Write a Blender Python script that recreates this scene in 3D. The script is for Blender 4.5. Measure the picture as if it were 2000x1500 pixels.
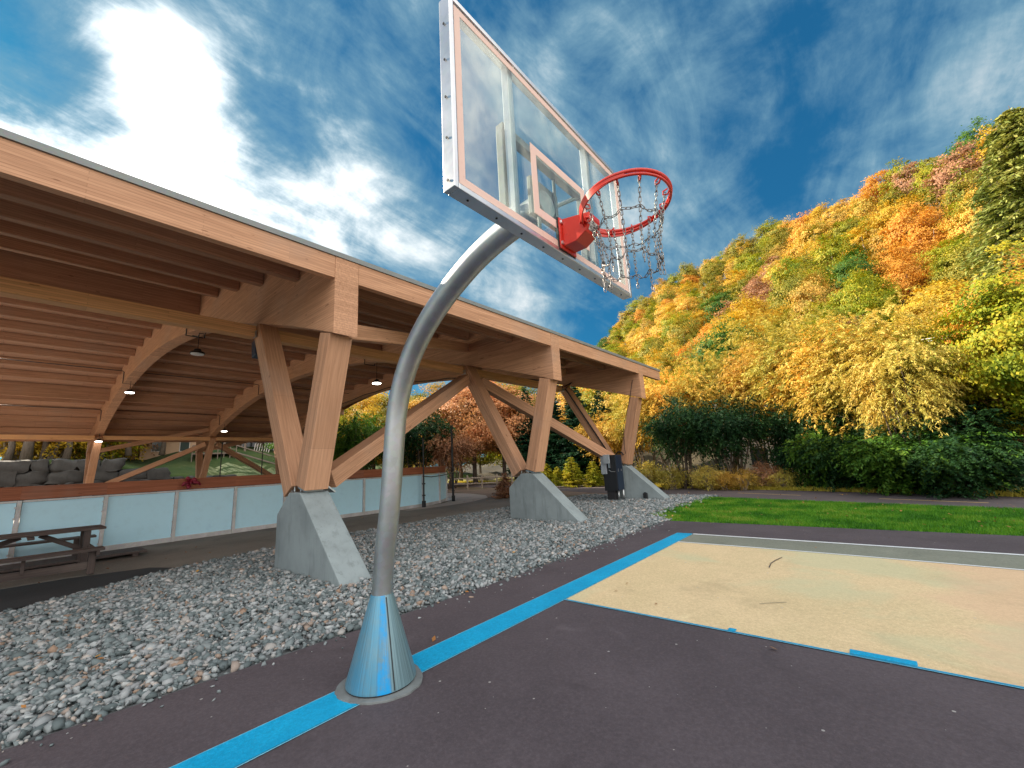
import bpy, bmesh, math, random
import numpy as np
from mathutils import Vector, Matrix
R = math.radians
random.seed(7)
scene = bpy.context.scene
for o in list(bpy.data.objects): bpy.data.objects.remove(o)
COL = scene.collection

# ------------------------------------------------------------------ camera
F_PX, YAW, PITCH, ROLL = 806.82, 2.2647, 0.1929, -0.0551
CAM = Vector((3.1667, -2.0239, 1.6087))
f = Vector((math.cos(PITCH)*math.cos(YAW), math.cos(PITCH)*math.sin(YAW), math.sin(PITCH)))
r0 = Vector((math.sin(YAW), -math.cos(YAW), 0)); u0 = r0.cross(f)
rr = math.cos(ROLL)*r0 + math.sin(ROLL)*u0
uu = -math.sin(ROLL)*r0 + math.cos(ROLL)*u0
cd = bpy.data.cameras.new('camera'); cam = bpy.data.objects.new('camera', cd); COL.objects.link(cam)
cam.matrix_world = Matrix(((rr.x, uu.x, -f.x, CAM.x), (rr.y, uu.y, -f.y, CAM.y), (rr.z, uu.z, -f.z, CAM.z), (0, 0, 0, 1)))
cd.sensor_fit = 'HORIZONTAL'; cd.sensor_width = 36; cd.lens = F_PX/2000*36
cd.clip_start = 0.05; cd.clip_end = 3000
scene.camera = cam

# ------------------------------------------------------------------ world, sun, exposure
SUN_AZ, SUN_EL = 195.0, 29.0          # direction towards the sun, degrees from +X
SKY_STRENGTH = 0.12
SUN_STRENGTH = 5.0
scene.view_settings.view_transform = 'Standard'
scene.view_settings.look = 'None'
scene.view_settings.gamma = 1
scene.view_settings.exposure = 1.3
sd = bpy.data.lights.new('sun', 'SUN'); so = bpy.data.objects.new('sun', sd); COL.objects.link(so)
sd.energy = SUN_STRENGTH; sd.angle = R(0.6); sd.color = (1.0, 0.86, 0.68)
sv = Vector((math.cos(R(SUN_EL))*math.cos(R(SUN_AZ)), math.cos(R(SUN_EL))*math.sin(R(SUN_AZ)), math.sin(R(SUN_EL))))
so.rotation_euler = sv.to_track_quat('Z', 'Y').to_euler()
so.location = sv*200

class NT:
    """tiny node helper"""
    def __init__(s, tree): s.t = tree; s.n = tree.nodes; s.l = tree.links
    def add(s, typ, **kw):
        nd = s.n.new(typ)
        for k, v in kw.items():
            if k.startswith('i_'):
                key = k[2:]; key = int(key) if key.isdigit() else key.replace('_', ' ')
                s.set(nd.inputs[key], v)
            else: setattr(nd, k, v)
        return nd
    def set(s, sock, v):
        if hasattr(v, 'links') or isinstance(v, bpy.types.NodeSocket): s.l.new(v, sock)
        else: sock.default_value = v
    def math(s, op, a, b=0.0, c=0.0, clamp=False):
        nd = s.n.new('ShaderNodeMath'); nd.operation = op; nd.use_clamp = clamp
        s.set(nd.inputs[0], a); s.set(nd.inputs[1], b); s.set(nd.inputs[2], c); return nd.outputs[0]
    def vmath(s, op, a, b=None, out=0):
        nd = s.n.new('ShaderNodeVectorMath'); nd.operation = op
        s.set(nd.inputs[0], a)
        if b is not None: s.set(nd.inputs[1], b)
        return nd.outputs[out]
    def mix(s, fac, a, b, typ='MIX'):
        nd = s.n.new('ShaderNodeMix'); nd.data_type = 'RGBA'; nd.blend_type = typ
        s.set(nd.inputs[0], fac); s.set(nd.inputs[6], a); s.set(nd.inputs[7], b); return nd.outputs[2]
    def ramp(s, fac, stops, interp='LINEAR'):
        nd = s.n.new('ShaderNodeValToRGB'); cr = nd.color_ramp; cr.interpolation = interp
        while len(cr.elements) < len(stops): cr.elements.new(0.5)
        for e, (p, c) in zip(cr.elements, stops):
            e.position = p; e.color = c if len(c) == 4 else (*c, 1)
        s.set(nd.inputs[0], fac); return nd.outputs[0]
    def smooth(s, v, a, b):
        nd = s.n.new('ShaderNodeMapRange'); nd.interpolation_type = 'SMOOTHSTEP'
        s.set(nd.inputs[0], v); nd.inputs[1].default_value = a; nd.inputs[2].default_value = b; return nd.outputs[0]
    def noise(s, vec, scale, detail=4, rough=0.5, dist=0.0, out=0):
        nd = s.n.new('ShaderNodeTexNoise')
        if vec is not None: s.set(nd.inputs['Vector'], vec)
        nd.inputs['Scale'].default_value = scale; nd.inputs['Detail'].default_value = detail
        nd.inputs['Roughness'].default_value = rough; nd.inputs['Distortion'].default_value = dist
        return nd.outputs[out]
    def mapping(s, vec, loc=(0, 0, 0), rot=(0, 0, 0), scale=(1, 1, 1)):
        nd = s.n.new('ShaderNodeMapping'); s.set(nd.inputs[0], vec)
        nd.inputs[1].default_value = loc; nd.inputs[2].default_value = rot; nd.inputs[3].default_value = scale
        return nd.outputs[0]

def c4(c): return (c[0], c[1], c[2], 1)

def make_world():
    w = bpy.data.worlds.new('World'); scene.world = w; w.use_nodes = True
    n = NT(w.node_tree); n.n.clear()
    out = n.add('ShaderNodeOutputWorld'); bg = n.add('ShaderNodeBackground')
    sky = n.add('ShaderNodeTexSky', sky_type='NISHITA', sun_disc=False)
    sky.sun_elevation = R(SUN_EL); sky.sun_rotation = R(90 - SUN_AZ); sky.altitude = 300
    sky.air_density = 1.0; sky.dust_density = 0.4; sky.ozone_density = 3.0
    d = n.add('ShaderNodeTexCoord').outputs['Generated']
    # the clear air: a deep autumn blue
    clear = n.mix(1.0, sky.outputs[0], (0.10, 0.46, 0.52, 1), 'MULTIPLY')
    clear = n.mix(0.62, clear, (0.045, 0.40, 0.98, 1))
    sep = n.add('ShaderNodeSeparateXYZ', i_0=d)
    dz = n.math('MAXIMUM', n.math('ADD', sep.outputs[2], 0.16), 0.05)
    comb = n.add('ShaderNodeCombineXYZ')
    n.set(comb.inputs[0], n.math('DIVIDE', sep.outputs[0], dz)); n.set(comb.inputs[1], n.math('DIVIDE', sep.outputs[1], dz))
    P = comb.outputs[0]
    big = n.noise(n.mapping(P, (3.1, 1.7, 0), (0, 0, R(28)), (1.0, 0.62, 1)), 1.5, 8, 0.60, 0.5)
    fine = n.noise(n.mapping(P, (1.2, 0.4, 0), (0, 0, R(58)), (2.6, 0.9, 1)), 2.0, 9, 0.64, 0.8)
    puff = n.noise(d, 5.0, 9, 0.62, 0.35)
    def blob(v, width, amp):
        v = Vector(v).normalized()
        dt = n.vmath('DOT_PRODUCT', d, tuple(v), out=1)
        k = n.math('SUBTRACT', 1.0, dt)
        return n.math('MULTIPLY', n.math('EXPONENT', n.math('MULTIPLY', k, -1.0/width)), amp)
    def px(x, y): return f*F_PX + rr*(x-1000) - uu*(y-750)
    def total(l):
        o = l[0]
        for q in l[1:]: o = n.math('ADD', o, q)  # sockets or numbers
        return o
    bias = total([blob(px(60, 330), 0.012, 0.20), blob(px(350, 360), 0.010, 0.22), blob(px(325, 140), 0.0040, 0.22), blob(px(-260, 380), 0.030, 0.20),
                  blob(px(1430, 470), 0.006, 0.09), blob(px(1250, 200), 0.03, 0.10), blob(px(1040, 560), 0.010, 0.08), blob(px(700, 450), 0.012, 0.15), blob(px(520, 120), 0.02, 0.08), blob(px(150, 30), 0.02, 0.08),
                  blob(px(1500, 340), 0.006, -0.12), blob(px(30, 90), 0.010, -0.16), blob(px(190, 215), 0.0022, -0.14), blob(px(560, 250), 0.006, -0.08), blob(px(400, -60), 0.012, -0.16), blob(px(130, 50), 0.008, -0.08), blob(px(470, 200), 0.003, -0.06), blob(px(830, 270), 0.008, -0.07), blob(px(1950, 150), 0.03, -0.03)])
    cov = total([n.math('MULTIPLY', big, 0.46), n.math('MULTIPLY', fine, 0.34), n.math('MULTIPLY', puff, 0.56), bias, -0.18])
    thin = n.smooth(cov, 0.39, 0.66)
    dense = n.math('POWER', n.smooth(cov, 0.53, 0.86), 1.25)
    veil = n.mix(n.math('MULTIPLY', thin, 0.85), clear, (0.85, 1.55, 1.95, 1))
    glow = n.math('ADD', blob(sv, 0.22, 7.0), 3.6)
    white = n.mix(1.0, (1.0, 0.985, 0.95, 1), n.add('ShaderNodeCombineXYZ', i_0=glow, i_1=glow, i_2=glow).outputs[0], 'MULTIPLY')
    col = n.mix(dense, veil, white)
    # unseen bright cloud added behind the camera to lift the ambient light
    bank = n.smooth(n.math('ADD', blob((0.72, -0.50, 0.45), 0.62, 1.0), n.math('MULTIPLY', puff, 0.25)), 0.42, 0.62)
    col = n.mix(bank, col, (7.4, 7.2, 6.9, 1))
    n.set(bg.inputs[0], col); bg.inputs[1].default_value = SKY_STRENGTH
    n.l.new(bg.outputs[0], out.inputs[0])
make_world()

# ------------------------------------------------------------------ tagging helpers
def tag(o, label=None, cat=None, group=None, kind=None):
    if label: o['label'] = label
    if cat: o['category'] = cat
    if group: o['group'] = group
    if kind: o['kind'] = kind
    return o
def thing(name, label, cat, loc=(0, 0, 0), group=None):
    o = bpy.data.objects.new(name, None); COL.objects.link(o); o.location = loc
    o.empty_display_size = 0.2
    return tag(o, label, cat, group)
def origin(o):
    v = Vector((0, 0, 0))
    while o is not None: v += Vector(o.location); o = o.parent
    return v

# ------------------------------------------------------------------ mesh builder
class MB:
    def __init__(s): s.v = []; s.f = []
    def add(s, vs, fs):
        b = len(s.v); s.v += [tuple(v) for v in vs]; s.f += [tuple(i+b for i in q) for q in fs]; return s
    def box(s, c, size, M=None):
        x, y, z = (k/2 for k in size)
        vs = [Vector((a*x, b*y, d*z)) for a in (-1, 1) for b in (-1, 1) for d in (-1, 1)]
        if M is not None: vs = [M @ v for v in vs]
        vs = [v + Vector(c) for v in vs]
        return s.add(vs, [(0, 1, 3, 2), (4, 6, 7, 5), (0, 4, 5, 1), (2, 3, 7, 6), (0, 2, 6, 4), (1, 5, 7, 3)])
    def box2(s, a, b):
        return s.box([(a[i]+b[i])/2 for i in range(3)], [abs(b[i]-a[i]) for i in range(3)])
    def prism(s, poly, axis, a, b):
        """poly in the plane normal to axis (0 = YZ, 1 = XZ, 2 = XY), extruded from a to b"""
        def P(p, k):
            if axis == 0: return (k, p[0], p[1])
            if axis == 1: return (p[0], k, p[1])
            return (p[0], p[1], k)
        n = len(poly)
        vs = [P(p, a) for p in poly] + [P(p, b) for p in poly]
        fs = [tuple(range(n)), tuple(range(2*n-1, n-1, -1))] + [(i, i+n, (i+1) % n + n, (i+1) % n) for i in range(n)]
        return s.add(vs, fs)
    def tube(s, pts, rad, n=10, closed=False, caps=True):
        pts = [Vector(p) for p in pts]; m = len(pts)
        if not hasattr(rad, '__len__'): rad = [rad]*m
        up = None; rings = []
        for i, p in enumerate(pts):
            t = (pts[(i+1) % m]-pts[i-1]) if closed else (pts[min(i+1, m-1)]-pts[max(i-1, 0)])
            t.normalize()
            if up is None:
                up = Vector((0, 0, 1)) if abs(t.z) < 0.9 else Vector((1, 0, 0))
            up = (up - t*up.dot(t)).normalized(); sd_ = t.cross(up)
            rings.append([p + (up*math.cos(2*math.pi*k/n) + sd_*math.sin(2*math.pi*k/n))*rad[i] for k in range(n)])
        vs = [v for rg in rings for v in rg]; fs = []
        for i in range(m if closed else m-1):
            j = (i+1) % m
            for k in range(n): fs.append((i*n+k, i*n+(k+1) % n, j*n+(k+1) % n, j*n+k))
        if caps and not closed: fs += [tuple(range(n-1, -1, -1)), tuple((m-1)*n+k for k in range(n))]
        return s.add(vs, fs)
    def lathe(s, prof, c=(0, 0, 0), n=32, M=None):
        vs = []
        for (r_, z) in prof:
            for k in range(n):
                v = Vector((r_*math.cos(2*math.pi*k/n), r_*math.sin(2*math.pi*k/n), z))
                if M is not None: v = M @ v
                vs.append(v + Vector(c))
        m = len(prof); fs = [(i*n+k, i*n+(k+1) % n, (i+1)*n+(k+1) % n, (i+1)*n+k) for i in range(m-1) for k in range(n)]
        fs += [tuple(range(n-1, -1, -1)), tuple((m-1)*n+k for k in range(n))]
        return s.add(vs, fs)
    def build(s, name, mat, parent=None, bevel=0.0, smooth=False, local=None):
        me = bpy.data.meshes.new(name)
        off = origin(parent) if parent else Vector((0, 0, 0))
        me.from_pydata([tuple(Vector(v)-off) for v in s.v] if local is None else s.v, [], s.f)
        bm = bmesh.new(); bm.from_mesh(me); bmesh.ops.recalc_face_normals(bm, faces=bm.faces)
        if bevel:
            ed = [e for e in bm.edges if len(e.link_faces) == 2 and e.calc_face_angle(0) > 0.5]
            bmesh.ops.bevel(bm, geom=ed, offset=bevel, segments=2, affect='EDGES', profile=0.6, clamp_overlap=True)
        bm.to_mesh(me); bm.free()
        if smooth is True: me.shade_smooth()
        elif smooth: me.shade_smooth(); me.set_sharp_from_angle(angle=R(smooth))
        me.materials.append(mat)
        o = bpy.data.objects.new(name, me); COL.objects.link(o)
        if parent: o.parent = parent
        if local is not None: o.matrix_local = Matrix.Translation(-off) @ local
        return o

def beam(name, A, B, w, h, mat, parent, bevel=0.012, ext=0.0, cut=None):
    """a timber from A to B, w wide sideways and h deep; local X runs along the grain"""
    A, B = Vector(A), Vector(B); d = (B-A); L = d.length; d.normalize()
    side = d.cross(Vector((0, 0, 1)))
    if side.length < 0.05: side = Vector((0, 1, 0))
    side.normalize(); up = side.cross(d)
    M = Matrix(((d.x, side.x, up.x, (A.x+B.x)/2), (d.y, side.y, up.y, (A.y+B.y)/2), (d.z, side.z, up.z, (A.z+B.z)/2), (0, 0, 0, 1)))
    return MB().box((0, 0, 0), (L+ext, w, h)).build(name, mat, parent, bevel, local=M)

def np_mesh(name, verts, faces, mat, parent=None, smooth=False):
    """verts (N,3), faces (M,k) fast path"""
    me = bpy.data.meshes.new(name); k = faces.shape[1]
    me.vertices.add(len(verts)); me.vertices.foreach_set('co', np.ascontiguousarray(verts, dtype=np.float32).ravel())
    me.loops.add(faces.size); me.loops.foreach_set('vertex_index', np.ascontiguousarray(faces, dtype=np.int32).ravel())
    me.polygons.add(len(faces)); me.polygons.foreach_set('loop_start', np.arange(0, faces.size, k, dtype=np.int32))
    me.polygons.foreach_set('loop_total', np.full(len(faces), k, dtype=np.int32))
    me.update(calc_edges=True)
    if smooth: me.shade_smooth()
    if mat: me.materials.append(mat)
    o = bpy.data.objects.new(name, me); COL.objects.link(o)
    if parent: o.parent = parent
    return o

# ------------------------------------------------------------------ materials
def pbr(name):
    m = bpy.data.materials.new(name); m.use_nodes = True
    n = NT(m.node_tree); b = n.n['Principled BSDF']; return m, n, b
def objco(n): return n.add('ShaderNodeTexCoord').outputs['Object']
def bump(n, b, h, strength=0.3, dist=0.01):
    nd = n.add('ShaderNodeBump', i_Height=h); nd.inputs['Strength'].default_value = strength; nd.inputs['Distance'].default_value = dist
    n.l.new(nd.outputs[0], b.inputs['Normal'])

def wood(name, base, dark, vary=0.12):
    m, n, b = pbr(name); co = objco(n)
    rnd = n.add('ShaderNodeObjectInfo').outputs['Random']
    off = n.vmath('ADD', co, n.add('ShaderNodeCombineXYZ', i_0=n.math('MULTIPLY', rnd, 40.0), i_1=n.math('MULTIPLY', rnd, 17.0), i_2=0.0).outputs[0])
    grain = n.noise(n.mapping(off, scale=(0.5, 14, 14)), 2.2, 6, 0.62, 0.25)
    lam = n.add('ShaderNodeTexBrick', i_Vector=n.mapping(off, rot=(R(90), 0, 0), scale=(1, 1, 1)))
    lam.inputs['Color1'].default_value = (1, 1, 1, 1); lam.inputs['Color2'].default_value = (0.74, 0.72, 0.70, 1); lam.inputs['Mortar'].default_value = (0.50, 0.47, 0.44, 1)
    lam.inputs['Scale'].default_value = 1.0; lam.inputs['Mortar Size'].default_value = 0.0025
    lam.inputs['Brick Width'].default_value = 2.3; lam.inputs['Row Height'].default_value = 0.042
    knots = n.noise(n.mapping(off, scale=(1.1, 5, 5)), 3.1, 2, 0.5)
    kn = n.smooth(knots, 0.70, 0.75)
    c = n.mix(n.smooth(grain, 0.30, 0.72), c4(dark), c4(base))
    c = n.mix(0.75, c, lam.outputs[0], 'MULTIPLY')
    c = n.mix(n.math('MULTIPLY', kn, 0.65), c, (base[0]*0.28, base[1]*0.2, base[2]*0.16, 1))
    weather = n.noise(off, 0.6, 3, 0.6)
    c = n.mix(n.math('MULTIPLY', n.smooth(weather, 0.5, 0.8), 0.28), c, (0.36, 0.30, 0.26, 1))
    hs = n.add('ShaderNodeHueSaturation', i_Color=c); n.set(hs.inputs['Value'], n.math('ADD', 1-vary/2, n.math('MULTIPLY', rnd, vary)))
    n.l.new(hs.outputs[0], b.inputs['Base Color']); b.inputs['Roughness'].default_value = 0.62
    b.inputs['Specular IOR Level'].default_value = 0.25
    bump(n, b, grain, 0.15, 0.004)
    return m
M_WOOD = wood('glulam timber', (0.68, 0.385, 0.235), (0.50, 0.265, 0.155))
M_STRUT = wood('lit strut timber', (0.88, 0.50, 0.25), (0.72, 0.39, 0.18))  # glulam made brighter and more orange: light on the struts put into colour
M_PURLIN = wood('roof joist timber', (0.64, 0.375, 0.24), (0.48, 0.265, 0.165))
M_RAIL = wood('stained rail timber', (0.42, 0.15, 0.075), (0.30, 0.10, 0.05))
M_TABLE = wood('weathered brown timber', (0.105, 0.078, 0.07), (0.06, 0.045, 0.042))

def decking():
    m, n, b = pbr('roof deck boards'); co = objco(n)
    br = n.add('ShaderNodeTexBrick', i_Vector=n.mapping(co, rot=(0, 0, 0)))
    br.inputs['Color1'].default_value = (0.58, 0.33, 0.21, 1); br.inputs['Color2'].default_value = (0.45, 0.245, 0.155, 1); br.inputs['Mortar'].default_value = (0.10, 0.05, 0.03, 1)
    br.inputs['Scale'].default_value = 1; br.inputs['Brick Width'].default_value = 3.0; br.inputs['Row Height'].default_value = 0.14; br.inputs['Mortar Size'].default_value = 0.006
    g = n.noise(n.mapping(co, scale=(0.6, 9, 9)), 2, 5, 0.6)
    n.l.new(n.mix(n.math('MULTIPLY', g, 0.45), br.outputs[0], (0.20, 0.10, 0.06, 1)), b.inputs['Base Color'])
    b.inputs['Roughness'].default_value = 0.7
    bump(n, b, br.outputs['Fac'], 0.4, -0.01)
    return m
M_DECK = decking()

def metal(name, col, rough=0.4, var=0.25, scale=3.0, metallic=1.0, streak=False):
    m, n, b = pbr(name); co = objco(n)
    v = n.mapping(co, scale=(1, 1, 0.25) if streak else (1, 1, 1))
    a = n.noise(v, scale, 6, 0.65, 0.3); sp = n.add('ShaderNodeTexVoronoi', i_Vector=co, i_Scale=scale*14)
    c = n.mix(n.smooth(a, 0.3, 0.75), c4([k*(1-var) for k in col]), c4(col))
    c = n.mix(0.10, c, n.mix(0.7, c, sp.outputs['Color'], 'OVERLAY'))
    hs = n.add('ShaderNodeHueSaturation', i_Color=c, i_Saturation=0.55) if metallic > 0.5 else n.add('ShaderNodeHueSaturation', i_Color=c, i_Saturation=0.9)
    n.l.new(hs.outputs[0], b.inputs['Base Color']); b.inputs['Metallic'].default_value = metallic
    n.l.new(n.math('ADD', rough-0.08, n.math('MULTIPLY', a, 0.18)), b.inputs['Roughness'])
    bump(n, b, a, 0.06, 0.004)
    return m
M_GALV = metal('galvanised steel', (0.50, 0.55, 0.57), 0.46, 0.2, 1.6)
M_ALU = metal('aluminium', (0.70, 0.70, 0.72), 0.34, 0.15)
M_FLASH = metal('grey roof flashing', (0.24, 0.26, 0.26), 0.6, 0.15, metallic=0.3)
M_DARK = metal('black painted metal', (0.012, 0.013, 0.016), 0.5, 0.2, metallic=0.0)
M_NAVY = metal('dark blue painted metal', (0.008, 0.022, 0.05), 0.35, 0.2, metallic=0.0)
M_GREYBOX = metal('grey enamelled box', (0.34, 0.38, 0.42), 0.5, 0.15, metallic=0.0)
M_POSTW = metal('white aluminium post', (0.62, 0.60, 0.60), 0.45, 0.3, metallic=0.2)
M_CHAIN = metal('zinc chain', (0.35, 0.32, 0.30), 0.38, 0.5, 30)

def cone_mat():
    m, n, b = pbr('brushed sheet steel with blue paint'); co = objco(n)
    sep = n.add('ShaderNodeSeparateXYZ', i_0=co)
    ang = n.math('ARCTAN2', sep.outputs[1], sep.outputs[0])
    st = n.add('ShaderNodeCombineXYZ', i_0=n.math('MULTIPLY', ang, 9.0), i_1=n.math('MULTIPLY', sep.outputs[2], 0.5), i_2=0.0).outputs[0]
    s1 = n.noise(st, 2.0, 6, 0.7)
    bl = n.noise(co, 5.0, 6, 0.7)
    c = n.mix(n.smooth(s1, 0.3, 0.7), (0.10, 0.18, 0.21, 1), (0.25, 0.38, 0.43, 1))
    # paint overspray from the baseline, a wide soft wash and one dense brush stroke
    def stroke(a0, w):
        dd = n.math('ABSOLUTE', n.math('SUBTRACT', ang, a0)); return n.math('SUBTRACT', 1.0, n.smooth(dd, w*0.55, w), clamp=True)
    dense = n.math('MULTIPLY', stroke(-0.50, 0.25), n.smooth(n.math('ADD', n.math('MULTIPLY', bl, 0.8), n.math('MULTIPLY', s1, 0.5)), 0.52, 0.76))
    wash = n.math('MULTIPLY', stroke(-1.35, 1.0), n.math('ADD', 0.12, n.math('MULTIPLY', n.smooth(n.math('ADD', n.math('MULTIPLY', bl, 0.5), n.math('MULTIPLY', s1, 0.5)), 0.38, 0.62), 0.55)))
    c = n.mix(wash, c, (0.03, 0.30, 0.52, 1)); c = n.mix(dense, c, (0.0, 0.30, 0.68, 1))
    n.l.new(c, b.inputs['Base Color'])
    n.l.new(n.math('SUBTRACT', 0.42, n.math('MULTIPLY', dense, 0.4), clamp=True), b.inputs['Metallic'])
    b.inputs['Roughness'].default_value = 0.5; bump(n, b, s1, 0.12, 0.003)
    return m
M_CONE = cone_mat()

def paint(name, col, rough=0.35, wear=None, wearcol=(0.3, 0.3, 0.3)):
    m, n, b = pbr(name); co = objco(n)
    a = n.noise(co, 4.0, 6, 0.65)
    c = n.mix(n.math('MULTIPLY', n.smooth(a, 0.45, 0.8), 0.25), c4(col), c4([k*0.7 for k in col]))
    if wear:
        w = n.smooth(n.noise(co, wear, 8, 0.7), 0.60, 0.70); c = n.mix(n.math('MULTIPLY', w, 0.6), c, c4(wearcol))
    n.l.new(c, b.inputs['Base Color']); b.inputs['Roughness'].default_value = rough
    return m
M_RED = paint('red orange enamel', (0.62, 0.035, 0.02), 0.32, 26, (0.22, 0.03, 0.02))
M_WHITEBORDER = paint('white board marking', (0.78, 0.55, 0.47), 0.5, 22, (0.6, 0.34, 0.28))
M_STICKER = paint('pale label', (0.62, 0.62, 0.58), 0.5)
M_INK = paint('dark print', (0.04, 0.04, 0.05), 0.5)
M_RUBBER = paint('black rubber', (0.02, 0.02, 0.022), 0.7)
M_SHIRT = paint('crimson cloth', (0.22, 0.008, 0.03), 0.5)
M_PANEL = paint('frosted white board panel', (0.50, 0.80, 0.95), 0.3, 1.6, (0.42, 0.70, 0.87))

def glass():
    m = bpy.data.materials.new('clear acrylic'); m.use_nodes = True; n = NT(m.node_tree); n.n.clear()
    out = n.add('ShaderNodeOutputMaterial'); tr = n.add('ShaderNodeBsdfTransparent'); tr.inputs[0].default_value = (0.84, 0.90, 0.89, 1)
    gl = n.add('ShaderNodeBsdfGlossy'); gl.inputs['Roughness'].default_value = 0.02; gl.inputs[0].default_value = (0.95, 0.97, 1, 1)
    df = n.add('ShaderNodeBsdfDiffuse'); df.inputs[0].default_value = (0.55, 0.58, 0.56, 1)
    tl = n.add('ShaderNodeBsdfTranslucent'); tl.inputs[0].default_value = (0.75, 0.74, 0.68, 1)
    fr0 = n.add('ShaderNodeFresnel'); fr0.inputs[0].default_value = 1.5; frv = n.math('MULTIPLY', fr0.outputs[0], n.math('SUBTRACT', 1.0, n.add('ShaderNodeNewGeometry').outputs['Backfacing']))
    co = objco(n); dirt = n.smooth(n.noise(co, 2.2, 7, 0.7), 0.38, 0.8)
    ad = n.add('ShaderNodeMixShader'); ad.inputs[0].default_value = 0.5; n.l.new(df.outputs[0], ad.inputs[1]); n.l.new(tl.outputs[0], ad.inputs[2])
    m1 = n.add('ShaderNodeMixShader'); n.set(m1.inputs[0], n.math('ADD', 0.05, n.math('MULTIPLY', dirt, 0.26))); n.l.new(tr.outputs[0], m1.inputs[1]); n.l.new(ad.outputs[0], m1.inputs[2])
    m2 = n.add('ShaderNodeMixShader'); n.set(m2.inputs[0], n.math('MULTIPLY', frv, 1.1, clamp=True)); n.l.new(m1.outputs[0], m2.inputs[1]); n.l.new(gl.outputs[0], m2.inputs[2])
    n.l.new(m2.outputs[0], out.inputs[0]); return m
M_GLASS = glass()

def emis(name, col, s):
    m = bpy.data.materials.new(name); m.use_nodes = True; b = m.node_tree.nodes['Principled BSDF']
    b.inputs['Base Color'].default_value = c4(col); b.inputs['Emission Color'].default_value = c4(col); b.inputs['Emission Strength'].default_value = s
    return m
M_LAMPON = emis('lit lamp lens', (1, 0.93, 0.82), 9.0)
M_LAMPOFF = emis('unlit lamp lens', (0.7, 0.75, 0.8), 0.0)

def concrete(name, col, scale=1.5):
    m, n, b = pbr(name); co = objco(n)
    a = n.noise(co, scale, 8, 0.62, 0.2); st = n.noise(n.mapping(co, scale=(5, 5, 0.7)), 1.6, 6, 0.7)
    fine = n.noise(co, 60, 3, 0.6); vor = n.noise(co, 22, 2, 0.5)
    c = n.mix(n.smooth(a, 0.3, 0.7), c4([k*0.72 for k in col]), c4(col))
    c = n.mix(n.math('MULTIPLY', n.smooth(st, 0.48, 0.70), 0.62), c, c4([k*0.48 for k in col]))
    c = n.mix(n.math('MULTIPLY', n.smooth(vor, 0.70, 0.74), 0.6), c, c4([k*0.35 for k in col]))
    n.l.new(n.mix(n.math('MULTIPLY', fine, 0.25), c, c4([k*1.15 for k in col])), b.inputs['Base Color']); b.inputs['Roughness'].default_value = 0.85
    bump(n, b, n.math('ADD', a, n.math('MULTIPLY', fine, 0.25)), 0.35, 0.01)
    return m
M_CONC = concrete('cast concrete', (0.27, 0.32, 0.335))
M_DISC = concrete('dull grout', (0.19, 0.21, 0.215), 6)
M_APRON = concrete('pale concrete paving', (0.46, 0.40, 0.36), 0.8)

def stone_mat():
    m, n, b = pbr('crushed grey stone')
    g = n.add('ShaderNodeNewGeometry'); rn = g.outputs['Random Per Island']
    c = n.ramp(rn, [(0.0, (0.06, 0.085, 0.09)), (0.25, (0.15, 0.19, 0.20)), (0.5, (0.24, 0.275, 0.285)), (0.72, (0.34, 0.35, 0.365)), (0.86, (0.45, 0.49, 0.50)), (0.93, (0.34, 0.27, 0.23)), (0.965, (0.32, 0.20, 0.13)), (0.985, (0.62, 0.55, 0.50)), (1.0, (0.50, 0.5, 0.5))])
    a = n.noise(objco(n), 45, 4, 0.6)
    n.l.new(n.mix(n.math('MULTIPLY', a, 0.5), c, (0.10, 0.115, 0.12, 1)), b.inputs['Base Color']); b.inputs['Roughness'].default_value = 0.75
    return m
M_STONE = stone_mat()

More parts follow.
